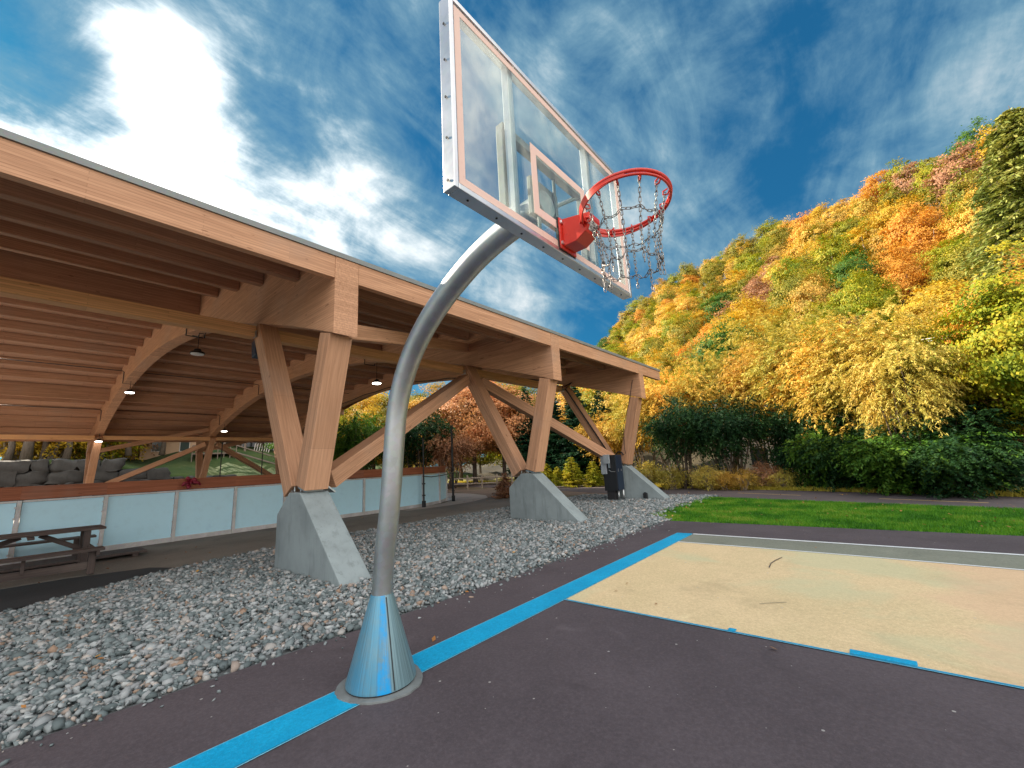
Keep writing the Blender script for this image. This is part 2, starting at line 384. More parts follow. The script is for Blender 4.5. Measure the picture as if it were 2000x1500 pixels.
def asphalt(name, c1, c2, sc=1.0, tint=None, rough=0.8, marks=True):
    m, n, b = pbr(name); co = objco(n)
    a = n.noise(co, 0.7*sc, 8, 0.6, 0.3); fine = n.noise(co, 130, 3, 0.6); mid = n.noise(co, 9, 5, 0.6)
    c = n.mix(n.smooth(a, 0.3, 0.7), c4(c1), c4(c2))
    c = n.mix(n.math('MULTIPLY', n.smooth(fine, 0.45, 0.75), 0.35), c, c4([k*1.7 for k in c2]))
    c = n.mix(n.math('MULTIPLY', n.smooth(mid, 0.5, 0.8), 0.25), c, c4([k*0.72 for k in c1]))
    gr = n.noise(co, 42, 3, 0.7); c = n.mix(n.math('MULTIPLY', n.smooth(gr, 0.50, 0.68), 0.30), c, c4([min(.9, k*1.45+.01) for k in c2])); c = n.mix(n.math('MULTIPLY', n.smooth(gr, 0.50, 0.36), 0.25), c, c4([k*0.6 for k in c1]))
    if marks:
        sp = n.add('ShaderNodeTexVoronoi', voronoi_dimensions='2D', i_Vector=co, i_Scale=2.3); d_ = n.math('LESS_THAN', sp.outputs['Distance'], n.math('MULTIPLY', n.math('SUBTRACT', n.noise(co, 3.0, 2, 0.5), 0.36, clamp=True), 0.085))
        c = n.mix(n.math('MULTIPLY', d_, 0.7), c, (0.45, 0.43, 0.42, 1))
        sc1 = n.math('MAXIMUM', n.smooth(n.noise(n.mapping(co, (5, 3, 0), (0, 0, R(24)), (0.9, 12, 1)), 2.0, 4, 0.75, 0.8), 0.70, 0.78), n.smooth(n.noise(n.mapping(co, (1, 7, 0), (0, 0, R(-50)), (0.8, 14, 1)), 1.6, 4, 0.75, 1.2), 0.72, 0.78))
        stn = n.smooth(n.noise(co, 0.9, 7, 0.68, 0.6), 0.52, 0.70); c = n.mix(n.math('MULTIPLY', stn, 0.42), c, c4([k*0.62 for k in c1]))
        dust = n.smooth(n.noise(n.mapping(co, (9, 2, 0)), 1.7, 8, 0.72, 0.4), 0.58, 0.78); c = n.mix(n.math('MULTIPLY', dust, 0.42), c, c4([min(.9, k*1.5+0.03) for k in c2]))
        c = n.mix(n.math('MULTIPLY', sc1, 0.38), c, c4([min(1, k*2.2+0.04) for k in c2]))
    if tint:
        t = n.smooth(n.noise(co, 0.55, 4, 0.55, 0.4), 0.50, 0.62); c = n.mix(n.math('MULTIPLY', t, 0.5), c, c4(tint))
    n.l.new(c, b.inputs['Base Color']); b.inputs['Roughness'].default_value = rough; b.inputs['Specular IOR Level'].default_value = 0.3
    bump(n, b, n.math('ADD', n.math('MULTIPLY', fine, 0.6), mid), 0.25, 0.004)
    return m
M_COURT = asphalt('dark plum court coating', (0.066, 0.054, 0.062), (0.090, 0.074, 0.084))
M_TAN = asphalt('tan court paint', (0.60, 0.47, 0.27), (0.68, 0.52, 0.31), 1.4, (0.52, 0.54, 0.34), 0.75)
_n = NT(M_TAN.node_tree); _b = _n.n['Principled BSDF']; _src = _b.inputs['Base Color'].links[0].from_socket; _co = objco(_n)
_x = _n.add('ShaderNodeSeparateXYZ', i_0=_co).outputs[0]
_k = _n.smooth(_n.math('ADD', _x, _n.math('MULTIPLY', _n.noise(_co, 1.3, 5, 0.6), 2.0)), 4.3, 5.0)
_n.l.new(_n.mix(_n.math('MULTIPLY', _k, 0.42), _src, (0.70, 0.43, 0.29, 1)), _b.inputs['Base Color'])
M_SAGE = asphalt('grey green court paint', (0.17, 0.18, 0.145), (0.21, 0.22, 0.18))
M_BLUE = asphalt('bright blue court paint', (0.0, 0.29, 0.54), (0.005, 0.35, 0.62), 2.0, (0.0, 0.25, 0.48), 0.6, False)
M_LBLUE = asphalt('pale blue tape', (0.10, 0.42, 0.62), (0.2, 0.52, 0.68), 3.0, None, 0.6, False)
M_WLINE = asphalt('white court line', (0.62, 0.66, 0.68), (0.74, 0.77, 0.78), 2.0, None, 0.7, False)
M_PATH = asphalt('worn path asphalt', (0.085, 0.070, 0.075), (0.12, 0.10, 0.105), 0.6)
M_WALK = asphalt('dark walkway asphalt', (0.15, 0.14, 0.125), (0.23, 0.21, 0.185), 0.8)
M_MAT = asphalt('black rubber matting', (0.020, 0.024, 0.028), (0.035, 0.040, 0.045), 0.8, None, 0.7, False)
M_YLINE = asphalt('faded yellow dash', (0.42, 0.28, 0.12), (0.5, 0.36, 0.17), 4, None, 0.7, False)
M_DIRT = asphalt('brown bare earth with gravel', (0.14, 0.095, 0.07), (0.22, 0.155, 0.12), 0.5, (0.10, 0.11, 0.04))
M_GRAVELBASE = asphalt('fine grey gravel', (0.07, 0.08, 0.085), (0.13, 0.14, 0.145), 3, None, 0.9, False)
M_RINKFLOOR = asphalt('bare rink slab', (0.50, 0.48, 0.46), (0.58, 0.56, 0.54), 0.5)

def grass_ground(name, a_, b_, sc=1.2):
    m, n, b = pbr(name); co = objco(n)
    x = n.noise(co, sc, 8, 0.65); y = n.noise(co, 30, 4, 0.7)
    c = n.mix(n.smooth(x, 0.3, 0.7), c4(a_), c4(b_)); c = n.mix(n.math('MULTIPLY', y, 0.5), c, c4([k*0.5 for k in a_]))
    n.l.new(c, b.inputs['Base Color']); b.inputs['Roughness'].default_value = 0.9; bump(n, b, y, 0.8, 0.05); return m
M_LAWN = grass_ground('lawn soil and grass', (0.025, 0.11, 0.012), (0.05, 0.17, 0.018))
M_FIELD = grass_ground('rough grass ground', (0.16, 0.17, 0.035), (0.28, 0.24, 0.06), 0.3)
M_HILLSOIL = grass_ground('leaf litter slope', (0.03, 0.024, 0.012), (0.06, 0.045, 0.016), 0.15)

def leaf(name, cols, trans=0.28, island=True, rough=0.6, nscale=0.5, ow=0.45):
    """cols: list of colours; hue varies in clumps and leaf by leaf, as autumn leaves do"""
    m = bpy.data.materials.new(name); m.use_nodes = True; n = NT(m.node_tree); n.n.clear()
    out = n.add('ShaderNodeOutputMaterial'); co = objco(n)
    oi = n.add('ShaderNodeObjectInfo').outputs['Random']
    g = n.add('ShaderNodeNewGeometry').outputs['Random Per Island']
    co2 = n.vmath('ADD', co, n.add('ShaderNodeCombineXYZ', i_0=n.math('MULTIPLY', oi, 30.0), i_1=0.0, i_2=n.math('MULTIPLY', oi, 11.0)).outputs[0])
    a = n.noise(co2, nscale, 3, 0.6)
    fac = n.math('ADD', n.math('MULTIPLY', n.smooth(a, 0.28, 0.72), 1-ow), n.math('MULTIPLY', g, ow))
    k = len(cols)
    c = n.ramp(fac, [(i/(k-1), cc) for i, cc in enumerate(cols)])
    df = n.add('ShaderNodeBsdfPrincipled', i_Base_Color=c); df.inputs['Roughness'].default_value = rough; df.inputs['Specular IOR Level'].default_value = 0.25
    tl = n.add('ShaderNodeBsdfTranslucent', i_Color=n.mix(1.0, c, (1.25, 1.15, 0.8, 1), 'MULTIPLY'))
    mx = n.add('ShaderNodeMixShader'); mx.inputs[0].default_value = trans
    n.l.new(df.outputs[0], mx.inputs[1]); n.l.new(tl.outputs[0], mx.inputs[2]); n.l.new(mx.outputs[0], out.inputs[0]); return m
L_GREEN = leaf('green leaves', [(0.02, 0.07, 0.01), (0.06, 0.15, 0.015), (0.13, 0.22, 0.02)])
L_DKGREEN = leaf('dark green leaves', [(0.006, 0.026, 0.010), (0.012, 0.05, 0.014), (0.035, 0.09, 0.016)], 0.25)
L_OLIVE = leaf('olive leaves', [(0.07, 0.12, 0.012), (0.26, 0.25, 0.03), (0.52, 0.37, 0.05)])
L_YGREEN = leaf('yellow green leaves', [(0.06, 0.15, 0.008), (0.28, 0.31, 0.015), (0.58, 0.42, 0.03)])
L_YELLOW = leaf('yellow leaves', [(0.30, 0.26, 0.02), (0.55, 0.36, 0.03), (0.70, 0.40, 0.03)])
L_GOLD = leaf('golden leaves', [(0.12, 0.16, 0.02), (0.48, 0.37, 0.06), (0.82, 0.53, 0.11), (0.82, 0.44, 0.10)])
L_ORANGE = leaf('orange leaves', [(0.36, 0.20, 0.03), (0.62, 0.29, 0.04), (0.72, 0.40, 0.06)])
L_RED = leaf('red orange leaves', [(0.40, 0.12, 0.02), (0.66, 0.20, 0.03), (0.74, 0.33, 0.05)])
L_PINK = leaf('dusky pink brown leaves', [(0.20, 0.12, 0.07), (0.42, 0.21, 0.12), (0.55, 0.33, 0.14)])
L_TAN = leaf('tan and olive leaves', [(0.13, 0.14, 0.02), (0.48, 0.32, 0.06), (0.74, 0.42, 0.09)])
L_PEACH = leaf('pinkish orange leaves', [(0.12, 0.08, 0.02), (0.62, 0.30, 0.13), (0.85, 0.46, 0.24)])
L_SPRUCE = leaf('spruce needles', [(0.07, 0.12, 0.025), (0.24, 0.28, 0.06), (0.46, 0.42, 0.12)], 0.15)
L_CEDAR = leaf('cedar sprays', [(0.006, 0.035, 0.018), (0.012, 0.06, 0.025), (0.03, 0.09, 0.03)], 0.15)
L_LITSHRUB = leaf('pale gold shrub leaves', [(0.15, 0.20, 0.03), (0.55, 0.46, 0.09), (0.84, 0.60, 0.18)])
L_BLADES = leaf('grass blades', [(0.02, 0.09, 0.008), (0.055, 0.22, 0.014), (0.14, 0.34, 0.02), (0.34, 0.32, 0.07)], 0.3, nscale=1.1, ow=0.38)
L_VERGE = leaf('dry verge grass', [(0.25, 0.26, 0.03), (0.5, 0.42, 0.06), (0.6, 0.5, 0.1)], 0.3)
L_LITTER = leaf('dry fallen leaves', [(0.16, 0.07, 0.03), (0.38, 0.17, 0.05), (0.50, 0.30, 0.08)], 0.1, ow=0.9)
def bark(name, a_, b_):
    m, n, b = pbr(name); co = objco(n); x = n.noise(n.mapping(co, scale=(6, 6, 1)), 3, 6, 0.7)
    n.l.new(n.mix(n.smooth(x, 0.3, 0.7), c4(a_), c4(b_)), b.inputs['Base Color']); b.inputs['Roughness'].default_value = 0.9; bump(n, b, x, 0.6, 0.02); return m
M_BARK = bark('grey brown bark', (0.06, 0.042, 0.03), (0.17, 0.13, 0.10))
M_PALEBARK = bark('pale bark', (0.22, 0.17, 0.13), (0.42, 0.35, 0.28))

# ------------------------------------------------------------------ ground sheets
def sheet(name, pts, z, mat, label=None):
    me = bpy.data.meshes.new(name); me.from_pydata([(x, y, z) for x, y in pts], [], [tuple(range(len(pts)))])
    bm = bmesh.new(); bm.from_mesh(me); bmesh.ops.triangulate(bm, faces=bm.faces); bmesh.ops.recalc_face_normals(bm, faces=bm.faces)
    for fc in bm.faces:
        if fc.normal.z < 0: fc.normal_flip()
    bm.to_mesh(me); bm.free(); me.materials.append(mat)
    o = bpy.data.objects.new(name, me); COL.objects.link(o); o['kind'] = 'structure'; return o
sheet('ground', [(-900, -900), (900, -900), (900, 900), (-900, 900)], -0.02, M_FIELD)
sheet('bare_earth', [(-60, -30), (-0.8, -30), (-0.8, 15.2), (-6, 17.5), (-13, 20), (-28, 24), (-60, 26)], -0.012, M_DIRT)
sheet('rink_floor', [(-36, -30), (-12.2, -30), (-12.2, 10), (-14, 13.4), (-18, 15), (-32, 15), (-36, 11)], -0.006, M_RINKFLOOR)
sheet('walkway', [(-12.2, -30), (-6.7, -30), (-7.0, -1.9), (-7.4, 0.2), (-7.75, 2.1), (-7.95, 4.3), (-7.9, 8.2), (-8.2, 12.5), (-10.2, 14), (-13.9, 14), (-12.2, 10)], -0.004, M_WALK)
sheet('concrete_apron', [(-12.2, 8.6), (-11.55, 8.6), (-11.3, 10.6), (-11.5, 12.3), (-12.3, 14.1), (-13.6, 15.3), (-16, 16.4), (-20, 16.9), (-20, 15), (-16, 14.2), (-13.9, 13.2), (-12.5, 11.3)], 0.0, M_APRON)
sheet('gravel_base', [(-6.9, -30), (-1.6, -30), (-1.33, -2), (-1.2, 0.2), (-1.08, 3), (-1.0, 8.9), (-1.75, 9.9), (-1.8, 12.6), (-1.7, 15.1), (-7.4, 15.4), (-7.8, 8.2), (-7.95, 4.3), (-7.75, 2.1), (-7.4, 0.2), (-7.0, -1.9)], 0.0, M_GRAVELBASE)
sheet('court', [(-1.65, -30), (40, -30), (40, 8.75), (9, 8.80), (-0.98, 8.83), (-1.06, 3), (-1.2, 0.2), (-1.33, -2)], 0.008, M_COURT)
sheet('lawn', [(-0.98, 8.80), (9, 8.77), (40, 8.6), (40, 2), (60, 0), (60, 8.7), (20, 8.5), (14.5, 9.2), (5.63, 12.75), (3, 13.5), (-1.6, 15.0), (-1.75, 12.6), (-1.75, 9.9)], 0.002, M_LAWN) if False else \
sheet('lawn', [(-0.98, 8.836), (9, 8.806), (22, 8.79), (14.5, 9.4), (5.63, 12.75), (3, 13.5), (-1.6, 15.0), (-1.75, 12.6), (-1.75, 9.9)], 0.004, M_LAWN)
# bike path
pc = [(-60, 34), (-30, 27.2), (-14, 21.9), (-3.9, 17.6), (1.0, 15.85), (4.7, 14.4), (9, 12.2), (16, 8.9), (40, 8.9)]
def offset(pc, d):
    o = []
    for i, p in enumerate(pc):
        a = pc[max(i-1, 0)]; b = pc[min(i+1, len(pc)-1)]; t = Vector((b[0]-a[0], b[1]-a[1])).normalized(); o.append((p[0]-t.y*d, p[1]+t.x*d))
    return o
sheet('path', offset(pc[:8], 1.95) + offset(pc[:8], -1.95)[::-1], 0.000, M_PATH)
for a, b in (((-6.2, 18.55), (-4.6, 17.95)), ((-1.1, 16.95), (1.13, 16.0)), ((3.2, 15.0), (5.3, 14.1)), ((8.4, 12.5), (10.2, 11.65))):
    t = Vector((b[0]-a[0], b[1]-a[1])).normalized(); nx, ny = -t.y*0.05, t.x*0.05
    sheet('path_dash', [(a[0]-nx, a[1]-ny), (b[0]-nx, b[1]-ny), (b[0]+nx, b[1]+ny), (a[0]+nx, a[1]+ny)], 0.004, M_YLINE)
sheet('rubber_matting', [(-8.5, -12), (-6.1, -12), (-6.15, -1.95), (-7.25, 0.22), (-7.9, -0.1), (-8.3, -1.2)], 0.02, M_MAT)

# court paint
def strip(name, x0, y0, x1, y1, mat, z=0.012): return sheet(name, [(x0, y0), (x1, y0), (x1, y1), (x0, y1)], z, mat)
strip('baseline_marking', -0.165, -12, 0.145, 7.17, M_BLUE, 0.016)
strip('baseline_edge', -0.176, -12, -0.166, 7.17, M_LBLUE, 0.014); strip('baseline_edge', 0.146, -12, 0.156, 7.10, M_LBLUE, 0.014)
arc = [(0.157 + 0.3*k, 6.21 - 0.0075*(0.3*k)**2*1.25) for k in range(0, 24)]
sheet('key_area_paint', [(0.157, 2.37)] + [(12, 2.37), (12, 5.0)] + [(x, y) for x, y in arc[::-1]], 0.012, M_TAN)
sheet('wing_paint', [(x, y+0.05) for x, y in arc] + [(12, 5.2), (12, 6.88), (7, 6.98), (0.157, 7.09)], 0.012, M_SAGE)
sheet('arc_line', [(x, y) for x, y in arc] + [(x, y+0.05) for x, y in arc[::-1]], 0.016, M_WLINE)
sheet('sideline', [(0.157, 7.10), (7, 6.985), (13, 6.86), (13, 6.945), (7, 7.07), (0.157, 7.18)], 0.016, M_WLINE)
strip('key_edge', 0.157, 2.335, 12, 2.37, M_LBLUE, 0.016)
strip('key_edge', 0.157, 2.345, 12, 2.360, M_BLUE, 0.020)
strip('key_block', 1.92, 2.371, 1.985, 2.43, M_BLUE, 0.018); strip('key_block', 2.80, 2.371, 3.19, 2.46, M_BLUE, 0.018)
def scuff(name, pts, w, mat=M_INK):
    L = offset(pts, w); Rr = offset(pts, -w); return sheet(name, L+Rr[::-1], 0.0205, mat)
scuff('tyre_scuff', [(1.864, 4.90), (1.845, 5.15), (1.87, 5.375), (1.922, 5.62)], 0.007)
scuff('tyre_scuff', [(2.027, 3.252), (2.134, 3.353), (2.249, 3.438)], 0.004)

# gravel: real stones
def gravel():
    rg = np.random.default_rng(3)
    t = (1+5**.5)/2
    iv = np.array([(-1, t, 0), (1, t, 0), (-1, -t, 0), (1, -t, 0), (0, -1, t), (0, 1, t), (0, -1, -t), (0, 1, -t), (t, 0, -1), (t, 0, 1), (-t, 0, -1), (-t, 0, 1)], float); iv /= np.linalg.norm(iv[0])
    it = np.array([(0, 11, 5), (0, 5, 1), (0, 1, 7), (0, 7, 10), (0, 10, 11), (1, 5, 9), (5, 11, 4), (11, 10, 2), (10, 7, 6), (7, 1, 8), (3, 9, 4), (3, 4, 2), (3, 2, 6), (3, 6, 8), (3, 8, 9), (4, 9, 5), (2, 4, 11), (6, 2, 10), (8, 6, 7), (9, 8, 1)])
    n = 118000
    x = rg.uniform(-8.2, -0.9, n); y = -4.5 + 20.2*rg.random(n)**1.25
    ye = np.interp(y, [-30, -2, 0.2, 3, 8.9, 9.9, 12.6, 15.1], [-1.6, -1.33, -1.2, -1.07, -1.0, -1.75, -1.8, -1.7])
    yw = np.interp(y, [-30, -1.95, 0.2, 2.1, 4.3, 8.2, 15.4], [-6.05, -6.05, -7.25, -7.7, -7.92, -7.8, -7.4])
    ok = (x < ye-0.02+0.03*rg.standard_normal(n)*(y > 8.8)*6) & (x > yw + 0.05*rg.standard_normal(n))
    # stay out of footings
    for yc in (1.42, 7.98, 14.25): ok &= ~((np.abs(y-yc) < 0.24) & (x > -5.25) & (x < -2.95))
    x, y = x[ok], y[ok]
    ys_ = rg.uniform(-2.5, 8.5, 170); x = np.append(x, np.interp(ys_, [-2, 0.2, 3, 8.9], [-1.33, -1.2, -1.07, -1.0]) + rg.exponential(0.11, 170)); y = np.append(y, ys_); n = len(x)
    dist = np.hypot(x-3.17, y+2.02)
    s = np.clip(rg.lognormal(-3.78, 0.44, n), 0.009, 0.055) * np.clip(0.85+0.018*dist, 0.9, 1.25)
    q = rg.standard_normal((n, 4)); q /= np.linalg.norm(q, axis=1)[:, None]
    w, a, b, c = q.T
    Rm = np.stack([1-2*(b*b+c*c), 2*(a*b-c*w), 2*(a*c+b*w), 2*(a*b+c*w), 1-2*(a*a+c*c), 2*(b*c-a*w), 2*(a*c-b*w), 2*(b*c+a*w), 1-2*(a*a+b*b)], 1).reshape(n, 3, 3)
    sc = np.stack([s*rg.uniform(1.0, 1.5, n), s*rg.uniform(0.75, 1.1, n), s*rg.uniform(0.5, 0.85, n)], 1)
    V = iv[None]*(1+0.22*rg.standard_normal((n, 12, 1)))*sc[:, None, :]
    V = np.einsum('nij,nkj->nki', Rm, V); V[:, :, 2] *= 0.8
    z = rg.uniform(-0.006, 0.034, n)
    z[-170:] = 0.012; V[-170:] *= 0.6
    V += np.stack([x, y, z+0.004], 1)[:, None, :]
    F = (it[None]+12*np.arange(n)[:, None, None]).reshape(-1, 3)
    o = np_mesh('gravel', V.reshape(-1, 3), F, M_STONE)
    tag(o, 'loose grey crushed stone bed between the court and the pavilion', 'gravel', kind='stuff')
gravel()

def blades(name, n, region, h, mat, seed, lean=0.5, wid=0.006):
    rg = np.random.default_rng(seed); x, y = region(rg, n); n = len(x)
    a = rg.uniform(0, 2*np.pi, n); hh = h*rg.uniform(0.5, 1.3, n); w = wid*rg.uniform(0.7, 1.4, n)
    dx, dy = np.cos(a)*w, np.sin(a)*w; lx, ly = rg.standard_normal((2, n))*hh*lean
    V = np.stack([np.stack([x-dx, y-dy, 0*x], 1), np.stack([x+dx, y+dy, 0*x], 1), np.stack([x+lx, y+ly, hh], 1)], 1)
    return np_mesh(name, V.reshape(-1, 3), np.arange(3*n).reshape(-1, 3), mat)
def lawn_region(rg, n):
    x = rg.uniform(-2.2, 12, n); y = rg.uniform(8.8, 15.2, n)
    left = np.interp(y, [8.8, 9.9, 12.6, 15.1], [-1.0, -1.75, -1.8, -1.7]) + 0.12*np.sin(y*5)+rg.standard_normal(n)*0.1
    top = np.interp(x, [-1.6, 3, 5.63, 14.5], [15.0, 13.5, 12.75, 9.4])
    ok = (x > left) & (y < top) & (y > 8.84-0.02*rg.random(n)); return x[ok], y[ok]
tag(blades('grass', 190000, lawn_region, 0.055, L_BLADES, 5, 0.45, 0.009), 'short green grass of the lawn strip between court and path', 'grass', kind='stuff')
def verge_region(rg, n):
    x = rg.uniform(-34, 12, n); c = np.interp(x, [p[0] for p in pc], [p[1] for p in pc]); y = c + 2.1 + np.abs(rg.standard_normal(n))*0.7
    return x, y
tag(blades('verge_grass', 60000, verge_region, 0.13, L_VERGE, 6, 0.4, 0.012), 'pale sunlit grass verge along the far edge of the path', 'grass', kind='stuff')

def litter():
    rg = np.random.default_rng(12); P = []
    for (x0_, x1_, y0_, y1_, m_, z_) in ((-7.6, -1.4, -3, 14, 90, 0.055), (-1.5, 7, 8.9, 13.5, 120, 0.05), (-1.2, 6, -1.5, 8.8, 16, 0.016), (-12, -8, -3, 13, 60, 0.004), (-14, 10, 12, 22, 160, 0.012)):
        P.append(np.stack([rg.uniform(x0_, x1_, m_), rg.uniform(y0_, y1_, m_), np.full(m_, z_)], 1))
    P = np.concatenate(P); n_l = len(P); d = rg.standard_normal((n_l, 3))*np.array([1, 1, .25]); nn_ = rg.standard_normal((n_l, 3))*.35+np.array([0, 0, 1.])
    P[:, 2] += 0.012
    V = quads_from(P, d, nn_, rg.uniform(.04, .075, n_l), rg.uniform(.025, .05, n_l))
    tag(np_mesh('fallen_leaves', V, np.arange(len(V)).reshape(-1, 4), L_LITTER), 'scattered dry orange brown leaves on gravel, lawn and path', 'leaves', kind='stuff')
# ------------------------------------------------------------------ pavilion
YS = [-5.1, 1.43, 7.98, 14.2]
XC = -22.0
def ztop(x): return 8.45 - 0.0088*(x-XC)**2
def zbot(x): return 7.22 - 0.0094*(x-XC)**2
pav = thing('timber_pavilion', 'large open timber roofed rink pavilion with arched beams on slanted column pairs', 'pavilion', (XC, 4, 0))
# roof deck, swept along Y with its grain along Y: local frame is rotated 90 degrees
xs = np.linspace(-3.47, 2*XC+3.47, 49)
top = [(-(y_), 0) for y_ in ()]
poly = [(x, ztop(x)-0.10) for x in xs] + [(x, ztop(x)) for x in xs[::-1]]
deck = MB().prism([(x-XC, z) for x, z in poly], 1, -9.4, 16.3)
deck.v = [(v[1], -v[0], v[2]) for v in deck.v]                     # local X = world Y
deck.build('roof_deck', M_DECK, pav, local=Matrix.Translation((XC, 0, 0)) @ Matrix.Rotation(R(90), 4, 'Z'))
poly = [(x, ztop(x)+0.004) for x in np.linspace(-3.42, 2*XC+3.42, 49)] + [(x, ztop(x)+0.075) for x in np.linspace(-3.42, 2*XC+3.42, 49)[::-1]]
MB().prism(poly, 1, -9.45, 16.36).build('roof_sheet', M_FLASH, pav)
for s in (1, -1):
    x0 = -3.42 if s > 0 else 2*XC+3.42; z0, z1 = 4.98, ztop(-3.33)-0.10
    xa = XC + s*(18.67)
    for ya, yb in ((-9.4, YS[1]-0.223), (YS[1]+0.223, YS[2]-0.213), (YS[2]+0.213, YS[3]-0.213), (YS[3]+0.213, 16.3)):
        beam('fascia', (xa-0.137*s, ya, 5.18), (xa-0.137*s, yb, 5.18), 0.13, 0.40, M_WOOD, pav, 0.005)
    MB().box2((xa-0.20*s, -9.45, 5.383), (xa-0.045*s, 16.36, 5.397+0.075)).build('flashing', M_FLASH, pav)
# arches
def arch(yc):
    w = 0.42 if yc != YS[1] else 0.44
    xs_ = np.linspace(-3.395, 2*XC+3.395, 61)
    def tp(x): return 5.381 if abs(x-XC) > 18.59 else ztop(x)-0.115
    poly = [(x-XC, zbot(x)) for x in xs_] + [(x-XC, tp(x)) for x in xs_[::-1]]
    mb = MB().prism(poly, 1, -w/2, w/2)
    return mb.build('arch_beam', M_WOOD, pav, 0.012, local=Matrix.Translation((XC, yc, 0)))
for yc in YS: arch(yc)
# purlins between arches
px_ = [-4.95, -6.9, -8.6, -10.4] + [-12.35-1.93*k for k in range(6)]
px_ = px_ + [2*XC-x for x in px_[::-1]]
px_ = sorted(set(round(x, 2) for x in px_), reverse=True)
for x in px_:
    deep = abs(abs(x-XC)-9.65) < 0.1
    h = 0.75 if deep else 0.34
    for ya, yb in ((-9.4, YS[0]-0.22), (YS[0]+0.22, YS[1]-0.23), (YS[1]+0.23, YS[2]-0.22), (YS[2]+0.22, YS[3]-0.22), (YS[3]+0.22, 16.28)):
        if ya < -6: continue
        zt = ztop(x)-0.112
        beam('purlin', (x, ya, zt-h/2), (x, yb, zt-h/2), 0.16, h, M_PURLIN, pav)
# the end trim under the roof edge beyond the last arch
poly = [(x-XC, ztop(x)-0.45) for x in xs[1:-1]] + [(x-XC, ztop(x)-0.104) for x in xs[1:-1][::-1]]
MB().prism(poly, 1, -0.06, 0.0).build('end_trim', M_WOOD, pav, local=Matrix.Translation((XC, 16.29, 0)))
def mx(x, s): return x if s > 0 else 2*XC-x
for s in (1, -1):
    for k, yc in enumerate(YS):
        beam('column', (mx(-4.46, s), yc, 1.44), (mx(-3.74, s), yc, 4.03), 0.42, 0.38, M_WOOD, pav, 0.014, ext=0.06)
        beam('column', (mx(-5.02, s), yc, 1.40), (mx(-7.16, s), yc, 5.02), 0.40, 0.38, M_WOOD, pav, 0.014, ext=0.12)
        # concrete footing
        pr = [(-5.30, -0.3), (-5.29, 0.94), (-4.80, 1.34), (-4.36, 1.33), (-2.86, 0.0), (-2.56, -0.3)]
        ft = MB().prism([(mx(a, s), b) for a, b in pr], 1, yc-0.25, yc+0.25).build('footing', M_CONC, pav, 0.02)
        sh = MB()
        for dx, dz, a in ((-5.0, 1.37, -30), (-4.52, 1.385, 12)):
            sh.box((mx(dx, s), yc, dz), (0.34, 0.30, 0.03), Matrix.Rotation(R(a*s), 3, 'Y'))
            sh.box((mx(dx, s), yc-0.07, dz+0.05), (0.24, 0.015, 0.12), Matrix.Rotation(R(a*s), 3, 'Y'))
        for ddx in (-4.98, -4.86, -4.60, -4.46, -4.38):
            for dy in (-0.13, 0.13): sh.lathe([(0.018, 0), (0.018, 0.05), (0.012, 0.05), (0.012, 0.085)], (mx(ddx, s), yc+dy, 1.345), 8)
        sh.build('steel_shoe', M_GALV, ft, 0.003)
    # longitudinal struts
    for a, b in ((-9.4, YS[0]), (YS[0], YS[1]), (YS[1], YS[2]), (YS[2], YS[3])):
        if a < -6: continue
        beam('strut', (mx(-7.28, s), a+0.205, 4.955), (mx(-7.28, s), b-0.205, 4.955), 0.26, 0.27, M_STRUT, pav)
    # diagonal wind braces, meeting at the inner top of the third column pair
    beam('brace', (mx(-4.72, s), YS[1]+0.38, 1.52), (mx(-6.95, s), YS[2]-0.36, 4.56), 0.34, 0.34, M_WOOD, pav, 0.012)
    beam('brace', (mx(-6.95, s), YS[2]+0.36, 4.56), (mx(-4.72, s), YS[3]-0.38, 1.52), 0.34, 0.34, M_WOOD, pav, 0.012)
    for ya, dz in ((YS[1]+0.30, -1), (YS[3]-0.30, 1)):
        MB().box((mx(-4.70, s), ya, 1.42), (0.36, 0.03, 0.42), Matrix.Rotation(R(-52*dz), 3, 'X')).build('brace_plate', M_GALV, pav, 0.004)
    beam('roof_brace', (mx(-3.95, s), YS[1]+0.23, 4.23), (mx(-6.95, s), YS[2]-0.22, 5.72), 0.22, 0.30, M_WOOD, pav)
    beam('roof_brace', (mx(-3.95, s), YS[2]+0.23, 4.23), (mx(-6.95, s), YS[3]-0.22, 5.72), 0.22, 0.30, M_WOOD, pav)
for s in (1, -1):
    for yc in YS[1:]:
        for (xa, za, an) in ((-3.74, 3.99, 0), (-7.14, 4.98, 0)):
            pl = MB().box((mx(xa, s), yc-0.2225, za-0.10), (0.20, 0.006, 0.16))
            for dx in (-0.06, 0.06):
                for dz in (-0.15, -0.05): pl.lathe([(0.014, 0), (0.014, 0.012)], (mx(xa, s)+dx, yc-0.224, za+dz), 8, Matrix.Rotation(R(90), 3, 'X'))
            if xa < -5: pl.build('connector_plate', M_GALV, pav)
